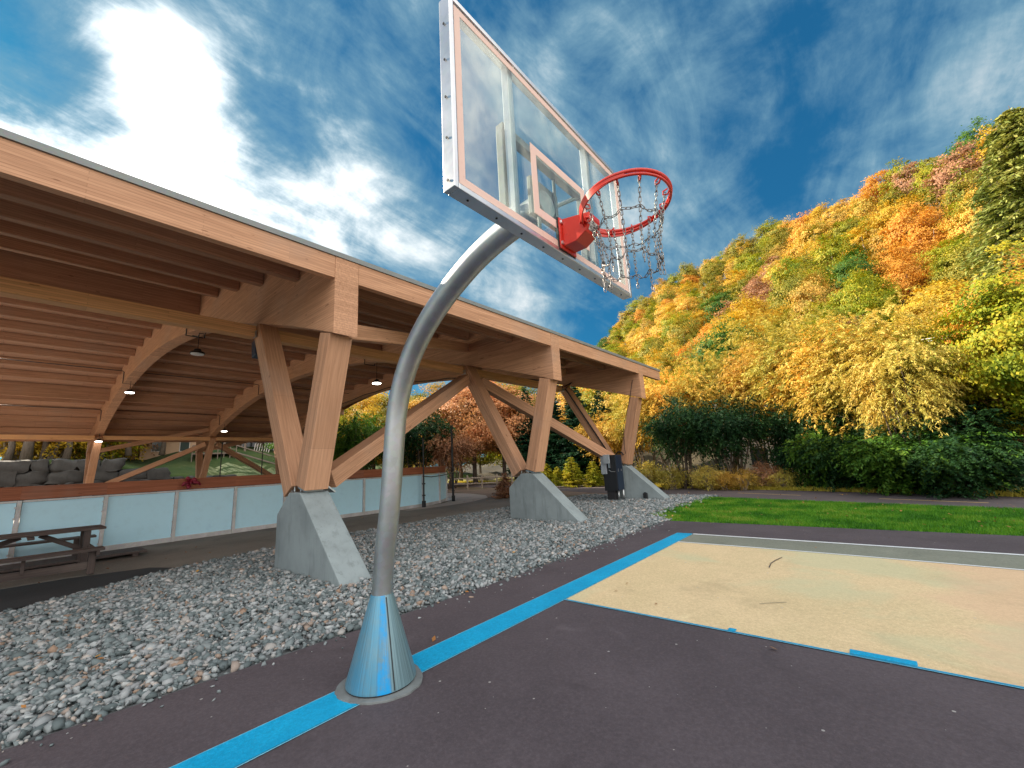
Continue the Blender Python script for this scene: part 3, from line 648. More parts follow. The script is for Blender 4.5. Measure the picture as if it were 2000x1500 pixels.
# conduits clipped under the arches
def conduit(pts, r_=0.022, n=6, name='conduit'): return MB().tube(pts, r_, n).build(name, M_DARK, pav, smooth=True)
for yc in YS[1:3]:
    for xa in (-26.2, -34.0, -13.2):
        z_ = zbot(xa); pts = [(xa-0.4, yc-6.2, ztop(xa)-0.60), (xa-0.4, yc-0.32, ztop(xa)-0.60), (xa-0.4, yc-0.25, ztop(xa)-0.66), (xa-0.4, yc-0.25, z_-0.03), (xa-0.4, yc+0.22, z_-0.03)]
        conduit(pts)
        conduit([(xa-0.4, yc+0.26, z_-0.03), (xa-0.4, yc+0.26, ztop(xa)-0.66), (xa-0.4, yc+0.32, ztop(xa)-0.60), (xa-0.4, yc+6.1, ztop(xa)-0.60)])
conduit([(x, YS[3]-0.23, zbot(x)+0.05+0.03*math.sin(x*2)) for x in np.linspace(-7.4, -34, 40)], 0.03)
conduit([(-7.0, YS[3]-0.225, 5.02), (-6.6, YS[3]-0.226, 5.15), (-6.95, YS[3]-0.24, 4.9), (-4.95, YS[3]-0.24, 1.65), (-4.8, YS[3]-0.3, 1.75), (-4.6, YS[3]-0.3, 1.9), (-4.45, YS[3]-0.3, 1.85), (-4.4, YS[3]-0.32, 1.75)], 0.028)
conduit([(-3.7, YS[3]-0.23, 4.75), (-3.9, YS[3]-0.235, 4.0), (-4.3, YS[3]-0.24, 2.9), (-4.35, YS[3]-0.25, 2.0), (-4.3, YS[3]-0.3, 1.8)], 0.012)

# pendant lamps
def pendant(x, y, drop, lit, label):
    zt = zbot(x) if min(abs(y-k) for k in YS) < 0.2 else ztop(x)-0.45
    t = thing('pendant_lamp', label, 'lamp', (x, y, zt-drop), 'pendant lamps under the arches')
    z0 = zt-drop
    MB().tube([(x, y, zt-0.01), (x, y, z0+0.16)], 0.012, 6).build('cord', M_DARK, t)
    MB().lathe([(0.05, 0.17), (0.09, 0.15), (0.11, 0.09), (0.20, 0.05), (0.21, 0.0), (0.195, 0.0)], (x, y, z0), 20).build('lamp_shade', M_DARK, t, smooth=40)
    MB().lathe([(0.175, -0.03), (0.185, -0.005)], (x, y, z0), 20).build('lens', M_LAMPON if lit else M_LAMPOFF, t)
    if not lit:
        MB().tube([(x-0.35, y-0.1, zt-0.03), (x-0.15, y, zt-0.09), (x+0.1, y, zt-0.05), (x+0.3, y+0.1, zt-0.10), (x+0.4, y+0.1, zt-0.02)], 0.016, 6).build('cable', M_DARK, t)
pendant(-13.1, YS[1], 0.72, False, 'unlit dark pendant lamp under the nearest arch, left of the big column pair')
pendant(-26.0, YS[1], 0.62, True, 'bright pendant lamp halfway along the nearest arch, at centre left')
pendant(-36.5, YS[1], 0.55, True, 'small lit pendant lamp where the nearest arch comes down to its far left column')
pendant(-34.0, YS[2], 0.55, True, 'lit pendant lamp near the far columns, between two arches, above the grey deck')
pendant(-13.0, YS[2], 0.95, True, 'lit pendant lamp just left of the curved steel pole')

# hose coil and loudspeaker
mb = MB()
for k in range(7):
    r1 = 0.20+0.012*k
    mb.tube([(-4.35+0.02*math.sin(k*2), YS[1]+0.26+0.018*k, 4.55)] if False else [(-4.0+r1*0.62*math.cos(a)+0.01*k, YS[1]+0.25+0.018*k, 4.58+r1*1.05*math.sin(a)) for a in np.linspace(0, 2*math.pi, 22)[:-1]], 0.011, 6, closed=True)
tag(mb.build('cable_coil', M_RUBBER, smooth=True), 'coil of dark cable hung on the near arch beside its end face', 'cable')
sp_ = thing('loudspeaker', 'small dark loudspeaker behind the top of the near inner column', 'speaker', (-7.75, YS[1]+0.1, 4.55))
MB().box((-7.78, YS[1]+0.1, 4.72), (0.26, 0.28, 0.42), Matrix.Rotation(R(-12), 3, 'Y')).build('cabinet', M_NAVY, sp_, 0.02)
MB().box((-7.57, YS[1]+0.1, 4.78), (0.16, 0.05, 0.05)).build('bracket', M_DARK, sp_)

# ------------------------------------------------------------------ rink boards
bl = [(-12.2, -6.3), (-12.2, 8.4)]
cx_, cy_, rad_ = -17.2, 8.9, 5.0
arcp = [(cx_+rad_*math.cos(a), cy_+rad_*math.sin(a)) for a in np.linspace(0, math.pi/2, 13)]
line = [(-12.2, -7.75)] + [(-12.2, -7.75+1.47*k) for k in range(1, 12)] + arcp
# resample at post spacing
def resample(line, step):
    o = [Vector(line[0])]; acc = 0
    for i in range(len(line)-1):
        a, b = Vector(line[i]), Vector(line[i+1]); L = (b-a).length; t = step-acc
        while t <= L: o.append(a+(b-a)*t/L); t += step
        acc = L-(t-step)
    return o
posts = resample(line, 1.47)
rink = thing('rink_boards', 'low white panelled rink boards with aluminium posts and a red brown timber top rail', 'rink boards', (-12.2, 4, 0))
for i in range(len(posts)-1):
    a, b = posts[i], posts[i+1]; t = (b-a).normalized(); nn = Vector((t.y, -t.x)); ang = math.atan2(t.y, t.x); L = (b-a).length
    Rz = Matrix.Rotation(ang, 3, 'Z'); c = (a+b)/2
    MB().box((c.x, c.y, 0.74), (L-0.09, 0.02, 1.24), Rz).build('panel', M_PANEL, rink, 0.003)
    MB().box((c.x+nn.x*0.02, c.y+nn.y*0.02, 1.385), (L-0.085, 0.05, 0.045), Rz).build('frame_rail', M_POSTW, rink, 0.004)
    fr = MB().box((c.x+nn.x*0.02, c.y+nn.y*0.02, 0.10), (L-0.085, 0.05, 0.055), Rz)
    fr.box((c.x+nn.x*0.02, c.y+nn.y*0.02, 0.035), (L+0.02, 0.03, 0.07), Rz)
    fr.build('frame_rail', M_POSTW, rink, 0.004)
    rl = MB().box((0, 0, 0), (L+0.004, 0.16, 0.31)).build('top_rail', M_RAIL, rink, 0.01, local=Matrix.Translation((c.x-nn.x*0.09, c.y-nn.y*0.09, 1.575)) @ Matrix.Rotation(ang, 4, 'Z'))
    pm = MB().box((a.x+nn.x*0.03, a.y+nn.y*0.03, 0.705), (0.075, 0.075, 1.41), Rz)
    for zz in (0.2, 0.55, 1.0, 1.25): pm.box((a.x+nn.x*0.075-t.x*0.05, a.y+nn.y*0.075-t.y*0.05, zz), (0.03, 0.03, 0.04), Rz)
    pm.build('post', M_POSTW, rink, 0.004)
# tall black net posts by the corner of the rink
for (x, y, h, lb) in ((-12.0, 9.73, 4.2, 'slim black net post rising from the rink boards, nearer of two by the corner'), (-12.85, 12.2, 5.2, 'thicker black net post at the rounded rink corner')):
    t = thing('net_post', lb, 'post', (x, y, 0), 'black net posts at the rink corner')
    MB().tube([(x, y, 0.25), (x, y, h*0.72)], 0.035 if h < 5 else 0.055, 8).build('pole', M_DARK, t, smooth=40)
    for z_c in (0.5, 1.0): MB().box((x, y, z_c), (0.10, 0.10, 0.06)).build('clamp', M_DARK, t)
    MB().box((x, y, 0.12), (0.12, 0.12, 0.3)).build('base', M_DARK, t)
for (x, y, lb) in ((-36.5, 8.6, 'thin black post standing right of the far pair of columns'), (-36.5, 11.6, 'thin black post in front of the grassy bank and wooden deck')):
    t = thing('net_post', lb, 'post', (x, y, 0), 'black net posts on the far side of the rink')
    MB().tube([(x, y, 0), (x, y, 4.6)], 0.04, 6).build('pole', M_DARK, t)
    MB().tube([(x, y, 4.6), (x, y, 4.66)], 0.07, 6).build('cap', M_DARK, t)
MB_ = MB()
ang_ = [(-12.1, 9.75, 1.33), (-12.06, 10.2, 1.27), (-12.15, 10.9, 1.30), (-12.4, 11.6, 1.36), (-12.75, 12.15, 1.42)]
tag(MB_.tube(ang_, 0.018, 6).build('net_rope', M_DARK, smooth=True), 'dark rope slung between the two net posts across the rink boards', 'rope')
# crimson jacket-like bundle hooked over the rail
mb = MB(); rg_ = random.Random(4)
cxr, cyr = -12.1, 1.36
for k in range(9):
    mb.lathe([(0.01, -0.07), (0.045, -0.05), (0.055, 0), (0.04, 0.05), (0.01, 0.06)], (cxr+rg_.uniform(-0.04, 0.05), cyr+rg_.uniform(-0.10, 0.10), 1.58+rg_.uniform(-0.15, 0.17)), 7, Matrix.Rotation(rg_.uniform(-1, 1), 3, 'X') @ Matrix.Rotation(rg_.uniform(-1, 1), 3, 'Y'))
for k in (-1, 1): mb.tube([(cxr+0.03, cyr+0.05*k, 1.62), (cxr+0.05, cyr+0.17*k, 1.60), (cxr+0.04, cyr+0.22*k, 1.52)], [0.05, 0.04, 0.025], 7)
tag(mb.build('mitten_bundle', M_SHIRT, smooth=True), 'crimson cloth bundle left on the top rail of the rink boards', 'clothing')

# ------------------------------------------------------------------ basketball hoop
BX, ZB, BH = 1.979, 2.828, 1.07; BW = 0.915
hoop = thing('basketball_hoop', 'gooseneck basketball hoop with clear backboard, red rim and chain net on the blue baseline', 'basketball hoop', (0, 0, 0))
pp = [(0, 0, 0.3), (0.0, 0, 0.62), (0.03, 0, 0.9), (0.085, 0, 1.2), (0.125, 0, 1.45), (0.16, 0, 1.75), (0.205, 0, 2.08), (0.29, 0, 2.33), (0.43, 0, 2.56), (0.62, 0, 2.76), (0.86, 0, 2.935), (1.12, 0, 3.075), (1.31, 0, 3.15), (1.5, 0, 3.20), (1.72, 0, 3.235), (1.86, 0, 3.245)]
def spline(pts, m):
    P = [Vector(p) for p in pts]; o = []
    for i in range(len(P)-1):
        a, b, c, d = P[max(i-1, 0)], P[i], P[i+1], P[min(i+2, len(P)-1)]
        for k in range(m):
            t = k/m; o.append(0.5*((2*b)+(c-a)*t+(2*a-5*b+4*c-d)*t*t+(3*b-3*c+d-a)*t**3))
    o.append(P[-1]); return o
sp = spline(pp, 4)
MB().tube(sp, [0.080+0.008*min(1, i/len(sp)*1.3) for i in range(len(sp))], 40).build('pole', M_GALV, hoop, smooth=50)
cone = MB(); cone.lathe([(0.262, 0.035), (0.262, 0.05), (0.088, 0.645), (0.085, 0.652), (0.079, 0.652)], n=56)
co_ = cone.build('base_cover', M_CONE, hoop, smooth=50)
sm = MB()
for a in (math.radians(-12),):
    sm.tube([(0.268*math.cos(a), 0.268*math.sin(a), 0.045), (0.094*math.cos(a), 0.094*math.sin(a), 0.64)], 0.0035, 6)
sm.build('seam', M_DARK, co_)
fdm = MB(); rg5 = random.Random(2); fan = [(0.318+0.012*math.sin(3*a+1)+rg5.uniform(-.004, .006)) for a in np.linspace(0, 2*math.pi, 65)[:-1]]
fdm.prism([(q*math.cos(2*math.pi*k/64), q*math.sin(2*math.pi*k/64)) for k, q in enumerate(fan)], 2, 0.0, 0.023)
fdm.build('footing_disc', M_DISC, hoop, 0.003)
MB().lathe([(0.255, 0.02), (0.255, 0.036)], n=48).build('shadow_gap', M_RUBBER, hoop)
# backboard
bb = MB()
fw, fd = 0.028, 0.075
x0, x1 = BX-fd, BX
bb.box2((x0, -BW, ZB), (x1, -BW+fw, ZB+BH)).box2((x0, BW-fw, ZB), (x1, BW, ZB+BH))
bb.box2((x0, -BW+fw, ZB), (x1, BW-fw, ZB+fw)).box2((x0, -BW+fw, ZB+BH-fw), (x1, BW-fw, ZB+BH))
frame = bb.build('backboard', M_ALU, hoop, 0.004)
MB().box2((BX-0.022, -BW+fw+0.001, ZB+fw+0.001), (BX-0.010, BW-fw-0.001, ZB+BH-fw-0.001)).build('glass_panel', M_GLASS, frame)
mull = MB()
for y in (-0.435, 0.435): mull.box2((BX-0.070, y-0.022, ZB+fw), (BX-0.026, y+0.022, ZB+BH-fw))
mull.build('mullion', M_ALU, frame, 0.003)
mk = MB()
b0, bt = 0.036, 0.042
def rect_ring(mb, y0, z0, y1, z1, w, xa, xb):
    mb.box2((xa, y0, z0), (xb, y0+w, z1)).box2((xa, y1-w, z0), (xb, y1, z1)).box2((xa, y0+w, z0), (xb, y1-w, z0+w)).box2((xa, y0+w, z1-w), (xb, y1-w, z1))
rect_ring(mk, -BW+b0, ZB+b0, BW-b0, ZB+BH-b0, 0.040, BX-0.0095, BX-0.0075)
rect_ring(mk, -0.305, 2.985, 0.305, 3.44, 0.052, BX-0.0095, BX-0.0075)
mk.build('white_marking', M_WHITEBORDER, frame)
rv = MB()
for z in (2.87, 3.09, 3.31, 3.52, 3.73): rv.lathe([(0.006, 0), (0.006, 0.004)], (BX-0.038, -BW-0.003, z), 8, Matrix.Rotation(R(90), 3, 'X'))
for y in np.linspace(-0.8, 0.8, 9): rv.lathe([(0.006, 0), (0.006, 0.004)], (BX-0.038, y, ZB-0.003), 8)
rv.build('rivets', M_DARK, frame)
# rear mounting: cross bars and the head plate of the pole
rb = MB()
rb.box2((BX-0.13, -0.46, 2.90), (BX-0.078, 0.46, 2.985)).box2((BX-0.13, -0.46, 3.47), (BX-0.078, 0.46, 3.52))
for y in (-0.435, 0.435): rb.box2((BX-0.128, y-0.03, 2.985), (BX-0.080, y+0.03, 3.47))
for y in (-0.10, 0.10): rb.box2((BX-0.128, y-0.010, 2.986), (BX-0.112, y+0.010, 3.469))
rb.box2((BX-0.16, -0.15, 3.12), (BX-0.131, 0.15, 3.38))
rb.build('mounting_frame', M_FLASH, hoop, 0.004)
st_ = MB()
for s in (-1, 1): st_.tube([(1.55, 0.06*s, 3.27), (BX-0.10, 0.40*s, 3.49)], 0.016, 8)
st_.build('stay_rod', M_GALV, hoop)
# rim with bracket, hooks, chain net
RC = Vector((2.373, -0.011, 2.989)); RR = 0.228; TX, TY = 0.068, -0.053
def rp(a, r_=RR, dz=0.0): return RC + Vector((r_*math.cos(a), r_*math.sin(a), r_*math.cos(a)*TX + r_*math.sin(a)*TY + dz))
rim = MB(); rim.tube([rp(a, RR+0.012, 0.0) for a in np.linspace(0, 2*math.pi, 73)[:-1]], 0.0095, 12, closed=True)
rim.tube([rp(a, RR+0.010, -0.020) for a in np.linspace(0, 2*math.pi, 73)[:-1]], 0.007, 10, closed=True)
n_ = 60; span = 2.0
vs, fs = [], []
for k in range(n_+1):
    a = math.pi-span+2*span*k/n_; w_ = 0.5+0.5*math.cos((a-math.pi)/span*math.pi); w_ = w_**0.5
    vs += [rp(a, RR+0.018+0.006*w_, 0.002), rp(a, RR+0.014, -0.020-0.026*w_), rp(a, RR+0.008, -0.020-0.026*w_), rp(a, RR+0.010, 0.002)]
for k in range(n_):
    for q in range(4): fs.append((4*k+q, 4*k+4+q, 4*k+4+(q+1) % 4, 4*k+(q+1) % 4))
rim.add(vs, fs)
# gusset plates from the bracket to the ring
for s_ in (-1, 1):
    g0 = [rp(math.pi, RR-0.01+0.08, -0.004), rp(math.pi-s_*0.75, RR+0.012, -0.004), rp(math.pi-s_*0.2, RR+0.012, -0.004)]
    rim.add([g for g in g0]+[g-Vector((0, 0, 0.012)) for g in g0], [(0, 1, 2), (5, 4, 3), (0, 3, 4, 1), (1, 4, 5, 2), (2, 5, 3, 0)])
rimo = rim.build('rim', M_RED, hoop, smooth=40)
for k in range(12):
    a = 2*math.pi*(k+0.5)/12
    MB().tube([rp(a, RR-0.004, 0.0), rp(a, RR-0.028, -0.008), rp(a, RR-0.030, -0.028), rp(a, RR-0.008, -0.032), rp(a, RR+0.004, -0.012)], 0.0045, 6).build('net_hook', M_RED, rimo, smooth=True)
# bracket box: face plate, upper gusset, boxed support below
br = MB()
xb = BX+0.001
br.box2((xb, -0.085, 2.85), (xb+0.012, 0.085, 3.05))
sec = [(xb+0.012, 3.045), (xb+0.20, 3.01), (xb+0.20, 2.985), (xb+0.165, 2.905), (xb+0.10, 2.868), (xb+0.012, 2.868)]
br.prism(sec, 1, -0.062, 0.062)
bro = br.build('bracket', M_RED, rimo, 0.005)
MB().box2((BX-0.004, -0.09, 2.842), (BX+0.002, 0.09, 3.055)).build('gasket', M_RUBBER, rimo)
bm_ = MB()
for y in (-0.065, 0.065):
    for z in (2.885, 3.02): bm_.lathe([(0.012, 0), (0.012, 0.008), (0.006, 0.010)], (xb+0.012, y*1.12, z), 8, Matrix.Rotation(R(90), 3, 'Y'))
bm_.build('bolts', M_ALU, bro)
# sticker on the sloping lower face of the bracket
a1, a2 = Vector((xb+0.20, 0, 2.985)), Vector((xb+0.165, 0, 2.905)); mid = (a1+a2)/2; dn = (a2-a1).normalized(); nrm = Vector((dn.z, 0, -dn.x)) if Vector((dn.z, 0, -dn.x)).x > 0 else Vector((-dn.z, 0, dn.x))
Ms = Matrix(((0, dn.x, nrm.x), (1, dn.y, nrm.y), (0, dn.z, nrm.z)))
sk = MB().box(mid+nrm*0.0015, (0.075, 0.055, 0.002), Ms).build('sticker', M_STICKER, bro)
ink = MB()
for j, (w_, yy) in enumerate(((0.05, -0.012), (0.058, 0.002), (0.04, 0.014))):
    x_ = -w_/2
    rr_ = random.Random(j)
    while x_ < w_/2:
        l_ = rr_.uniform(0.002, 0.006); ink.box(mid+nrm*0.0032+Ms@Vector((x_+l_/2, yy, 0)), (l_, 0.006 if j < 2 else 0.003, 0.0008), Ms); x_ += l_+0.002
ink.build('print', M_INK, sk)
# chain net: drop chains from every hook and two hoops of chain
ch = MB()
def link(c, d, roll, L=0.031, W=0.0120, r_=0.0022):
    d = Vector(d).normalized(); s1 = d.orthogonal().normalized(); s2 = d.cross(s1)
    e = s1*math.cos(roll)+s2*math.sin(roll); pts = []
    for k in range(10):
        a = 2*math.pi*k/10
        lx = (L/2-W/2)*(1 if math.cos(a) > 0 else -1) + W/2*math.cos(a); pts.append(Vector(c)+d*lx+e*(W/2*math.sin(a)))
    ch.tube(pts, r_, 5, closed=True)
def chain(pts, step=0.024):
    P = [Vector(p) for p in pts]; acc = 0; k = 0; t = step/2
    for i in range(len(P)-1):
        a, b = P[i], P[i+1]; L = (b-a).length
        while t <= L: link(a+(b-a)*t/L, b-a, (k % 2)*math.pi/2+random.uniform(-.3, .3)+0.4); k += 1; t += step
        t -= L
def nr(a, h):
    # the net narrows to a waist, then the loose ends hang straight
    f_ = max(0, min(1, h/0.25)); r_ = (RR-0.02)*(1-f_)+0.155*f_
    return Vector((RC.x+r_*math.cos(a), RC.y+r_*math.sin(a), RC.z-0.02-h+(0.068*RR*math.cos(a)-0.053*RR*math.sin(a))*(1-f_)))
HA = [2*math.pi*(k+0.5)/12 for k in range(12)]
for k, a in enumerate(HA):
    ln = (0.44, 0.40, 0.46, 0.42, 0.36, 0.43, 0.47, 0.38, 0.41, 0.45, 0.40, 0.43)[k]
    chain([nr(a, h) for h in np.linspace(0, ln, 8)])
for hh, sag in ((0.125, 0.014), (0.335, 0.022)):
    for k in range(12):
        a, b = HA[k], HA[(k+1) % 12] + (2*math.pi if k == 11 else 0)
        chain([nr(a+(b-a)*t, hh+sag*math.sin(math.pi*t)*(1.5 if k % 3 else 0.6)) for t in np.linspace(0, 1, 6)])
ch.build('chain_net', M_CHAIN, rimo, smooth=True)

# ------------------------------------------------------------------ picnic table
tb = thing('picnic_table', 'weathered brown picnic table on dark matting beside the rink boards', 'picnic table', (-9.6, -1.9, 0))
def board(name, a, b, w, h, par=tb): return beam(name, a, b, w, h, M_TABLE, par, 0.006)
ye, ys_ = -0.62, -3.2
for k in range(5): board('top_plank', (-10.45+0.19*k+0.1, ys_, 0.76), (-10.45+0.19*k+0.1, ye+0.0, 0.76), 0.18, 0.045)
for k in range(2): board('seat_plank', (-8.42+0.2*k-0.1, ys_, 0.46), (-8.42+0.2*k-0.1, ye-0.12, 0.46), 0.19, 0.045)
for k in range(2): board('seat_plank', (-11.55+0.2*k-0.1, ys_, 0.46), (-11.55+0.2*k-0.1, ye+0.05, 0.46), 0.19, 0.045)
for y in (ye-0.27, ys_+0.3):
    board('leg', (-9.55, y, 0.02), (-9.62, y, 0.735), 0.10, 0.15); board('leg', (-10.25, y, 0.02), (-10.2, y, 0.735), 0.10, 0.15)
    board('crossbar', (-8.25, y+0.06, 0.40), (-11.75, y+0.06, 0.40), 0.05, 0.09)
    board('leg', (-8.45, y, 0.02), (-8.45, y, 0.435), 0.10, 0.12); board('leg', (-11.45, y, 0.02), (-11.45, y, 0.435), 0.10, 0.12)
board('brace', (-9.9, ye-0.32, 0.36), (-9.9, -1.55, 0.72), 0.05, 0.09); board('brace', (-9.9, ys_+0.35, 0.36), (-9.9, -1.8, 0.72), 0.05, 0.09)
board('foot_rail', (-8.45, ys_+0.3, 0.18), (-8.45, ye-0.3, 0.18), 0.05, 0.13); board('crossbar', (-9.2, -1.68, 0.715), (-10.6, -1.68, 0.715), 0.09, 0.04)
board('leg', (-8.42, -1.75, 0.2), (-8.42, -1.75, 0.435), 0.05, 0.07)
pm = thing('timber_step', 'low dark plank step lying beside the rink boards behind the table', 'step', (-10.6, -1.2, 0))
for k in range(3): MB().box((-10.9+0.3*k, -1.3, 0.09), (0.27, 3.0, 0.05)).build('plank', M_TABLE, pm, 0.006)
MB().box((-10.6, 0.0, 0.032), (0.95, 0.1, 0.062)).box((-10.6, -2.4, 0.032), (0.95, 0.1, 0.062)).build('bearer', M_TABLE, pm)

# ------------------------------------------------------------------ electrical cabinet
cb = thing('electrical_cabinet', 'dark electrical cabinet on a pedestal at the foot of the last column pair', 'cabinet', (-4.5, 13.35, 0))
MB().box2((-4.98, 13.15, 0.40), (-4.42, 13.70, 1.78)).build('body', M_DARK, cb, 0.012)
MB().box2((-4.418, 13.17, 0.42), (-4.395, 13.68, 1.77)).build('door', M_NAVY, cb, 0.006)  # bluer than the black body: its lit side is put into the paint
MB().box2((-4.93, 13.22, -0.02), (-4.60, 13.6, 0.40)).build('pedestal', M_RUBBER, cb, 0.01)
MB().tube([(-4.48, 13.3, 0), (-4.48, 13.3, 0.42)], 0.035, 10).tube([(-4.42, 13.58, 0), (-4.42, 13.58, 0.41)], 0.05, 10).build('conduit_pipe', M_GALV, cb, smooth=True)
MB().box2((-5.02, 13.06, 1.05), (-4.80, 13.149, 1.80)).build('meter_box', M_GREYBOX, cb, 0.01)
MB().box2((-4.86, 12.98, 1.45), (-4.60, 13.059, 1.80)).build('switch_box', M_GREYBOX, cb, 0.01)
MB().box2((-4.68, 13.05, 1.28), (-4.64, 13.149, 1.45)).tube([(-4.7, 13.1, 1.2), (-4.6, 13.08, 1.14), (-4.45, 13.12, 1.13)], 0.012, 6).build('cable_gland', M_ALU, cb)
MB().box2((-4.394, 13.28, 1.12), (-4.385, 13.31, 1.24)).box2((-4.394, 13.52, 1.14), (-4.385, 13.56, 1.22)).build('latch', M_ALU, cb)
ob_ = MB().box2((-3.72, 13.80, 0.02), (-3.58, 13.93, 0.26)).lathe([(0.05, 0), (0.05, 0.03)], (-3.65, 13.86, 0.26), 10).build('junction_box', M_DARK, None, 0.01)
tag(ob_, 'small black junction box against the side of the last concrete footing', 'junction box')

# ------------------------------------------------------------------ foliage generators
def quads_from(centers, d, nrm, L, W):
    d = d/np.linalg.norm(d, axis=1)[:, None]; s = np.cross(d, nrm); s /= (np.linalg.norm(s, axis=1)[:, None]+1e-9)
    a = centers-d*L[:, None]/2; b = centers+d*L[:, None]/2; m = centers-d*L[:, None]*0.05
    V = np.stack([a, m+s*W[:, None]/2, b, m-s*W[:, None]/2], 1)
    return V.reshape(-1, 3)
def unit(rg, n):
    v = rg.standard_normal((n, 3)); return v/np.linalg.norm(v, axis=1)[:, None]
def crown_pts(rg, rx, rz, nclump, per, zc, flat=0.6, sig=0.16, lobes=0.3, shell=0.5):
    dirs = unit(rg, nclump)
    ph = rg.uniform(0, 6.28, 6)
    lob = 1+lobes*(np.sin(dirs[:, 0]*3.1+ph[0])*np.sin(dirs[:, 1]*3.7+ph[1])+0.6*np.sin(dirs[:, 2]*5+ph[2]+dirs[:, 0]*4))
    rad = (shell+(1-shell)*rg.random(nclump)**0.6)*lob
    c = dirs*rad[:, None]*np.array([rx, rx, rz])
    c[:, 2] = np.where(c[:, 2] < 0, c[:, 2]*0.8, c[:, 2])
    idx = np.repeat(np.arange(nclump), per)
    sg = sig*rx*rg.uniform(0.6, 1.4, nclump)[idx]
    p = c[idx] + rg.standard_normal((len(idx), 3))*sg[:, None]*np.array([1, 1, flat])
    p[:, 2] += zc
    out = c[idx]/np.array([rx, rx, rz])
    return p, out, c + np.array([0, 0, zc])
def make_crown(name, seed, rx, rz, nclump, per, zc, L, W, mat, droop=0.2, **kw):
    rg = np.random.default_rng(seed); p, out, c = crown_pts(rg, rx, rz, nclump, per, zc, **kw)
    n = len(p); o_ = out/(np.linalg.norm(out, axis=1)[:, None]+1e-6); u_ = unit(rg, n); d = u_ - o_*(np.sum(u_*o_, axis=1)[:, None])*0.8 - np.array([0, 0, droop])
    nr_ = unit(rg, n)*0.75 + o_*1.3 + np.array([0, 0, 0.45])
    V = quads_from(p, d, nr_, L*rg.uniform(0.6, 1.4, n), W*rg.uniform(0.6, 1.3, n))
    return V, c
def trunk_mb(seed, h, r_, zc, rx, limbs=6, lean=0.0, clumps=None):
    rg = random.Random(seed); mb = MB()
    pts = [(rg.uniform(-.1, .1)*r_*8*(t > 0)+lean*t, rg.uniform(-.1, .1)*r_*8*(t > 0), -0.3+(h+0.3)*t) for t in (0, .15, .35, .6, .8, 1)]
    mb.tube(pts, [r_*1.35, r_, r_*.85, r_*.6, r_*.38, r_*.15], 8)
    for k in range(limbs):
        t = rg.uniform(0.3, 0.85); z0 = h*t; a = rg.uniform(0, 6.28); L = rx*rg.uniform(0.55, 0.95)
        x0_, y0_ = lean*t, 0
        e = (x0_+math.cos(a)*L, y0_+math.sin(a)*L, z0+L*rg.uniform(0.3, 0.9))
        m_ = (x0_+math.cos(a+0.2)*L*.5, y0_+math.sin(a+0.2)*L*.5, z0+L*.32)
        mb.tube([(x0_, y0_, z0), m_, e], [r_*.42*(1.1-t), r_*.26*(1.1-t), r_*.08], 5)
    return mb
def link_leaf(name, V, mat, parent):
    o = np_mesh(name, V, np.arange(len(V)).reshape(-1, 4), mat, parent); return o
def objmat(o, mat):
    o.material_slots[0].link = 'OBJECT'; o.material_slots[0].material = mat
def copy_tree(src, loc, sc, rz, mat, label, cat='tree', group=None, kids=None):
    r = src.copy(); COL.objects.link(r); r.location = loc; r.scale = sc; r.rotation_euler = (0, 0, rz)
    tag(r, label, cat, group)
    for chd in src.children:
        c = chd.copy(); COL.objects.link(c); c.parent = r
        if c.name.startswith('crown') and mat: objmat(c, mat)
    return r
PROTO = {}
def proto(key, name, build):
    t = bpy.data.objects.new(name, None); COL.objects.link(t); t.empty_display_size = 0.3
    build(t); PROTO[key] = [t, False]; return t
def place(key, loc, sc, rz, mat, label, group, cat='tree'):
    t, used = PROTO[key]
    s3 = sc if hasattr(sc, '__len__') else (sc, sc, sc)
    if not used:
        PROTO[key][1] = True; t.location = loc; t.scale = s3; t.rotation_euler = (0, 0, rz); tag(t, label, cat, group)
        if mat:
            for c in t.children:
                if c.name.startswith('crown'): objmat(c, mat)
        return t
    return copy_tree(t, loc, s3, rz, mat, label, cat, group)

litter()
# far deciduous crowns, 6 shapes, native size: 7 m wide crown on a 9 m tree
def far_tree(seed, L=0.30, W=0.22, per=42, ncl=130, rx=3.3, rz=3.6):
    def b(t):
        V, c = make_crown('crown', seed, rx, rz, ncl, per, 5.9, L, W, None, flat=0.5, sig=0.13, lobes=0.22, shell=0.70)
        link_leaf('crown', V, L_OLIVE, t)
        trunk_mb(seed, 7.5, 0.20, 5.5, 2.6, 5).build('trunk', M_PALEBARK, t, smooth=True)
    return b
for k in range(6): proto(f'far{k}', 'hillside_tree', far_tree(100+k))
for k in range(4): proto(f'mid{k}', 'hillside_tree', far_tree(120+k, 0.23, 0.17, 75, 150))

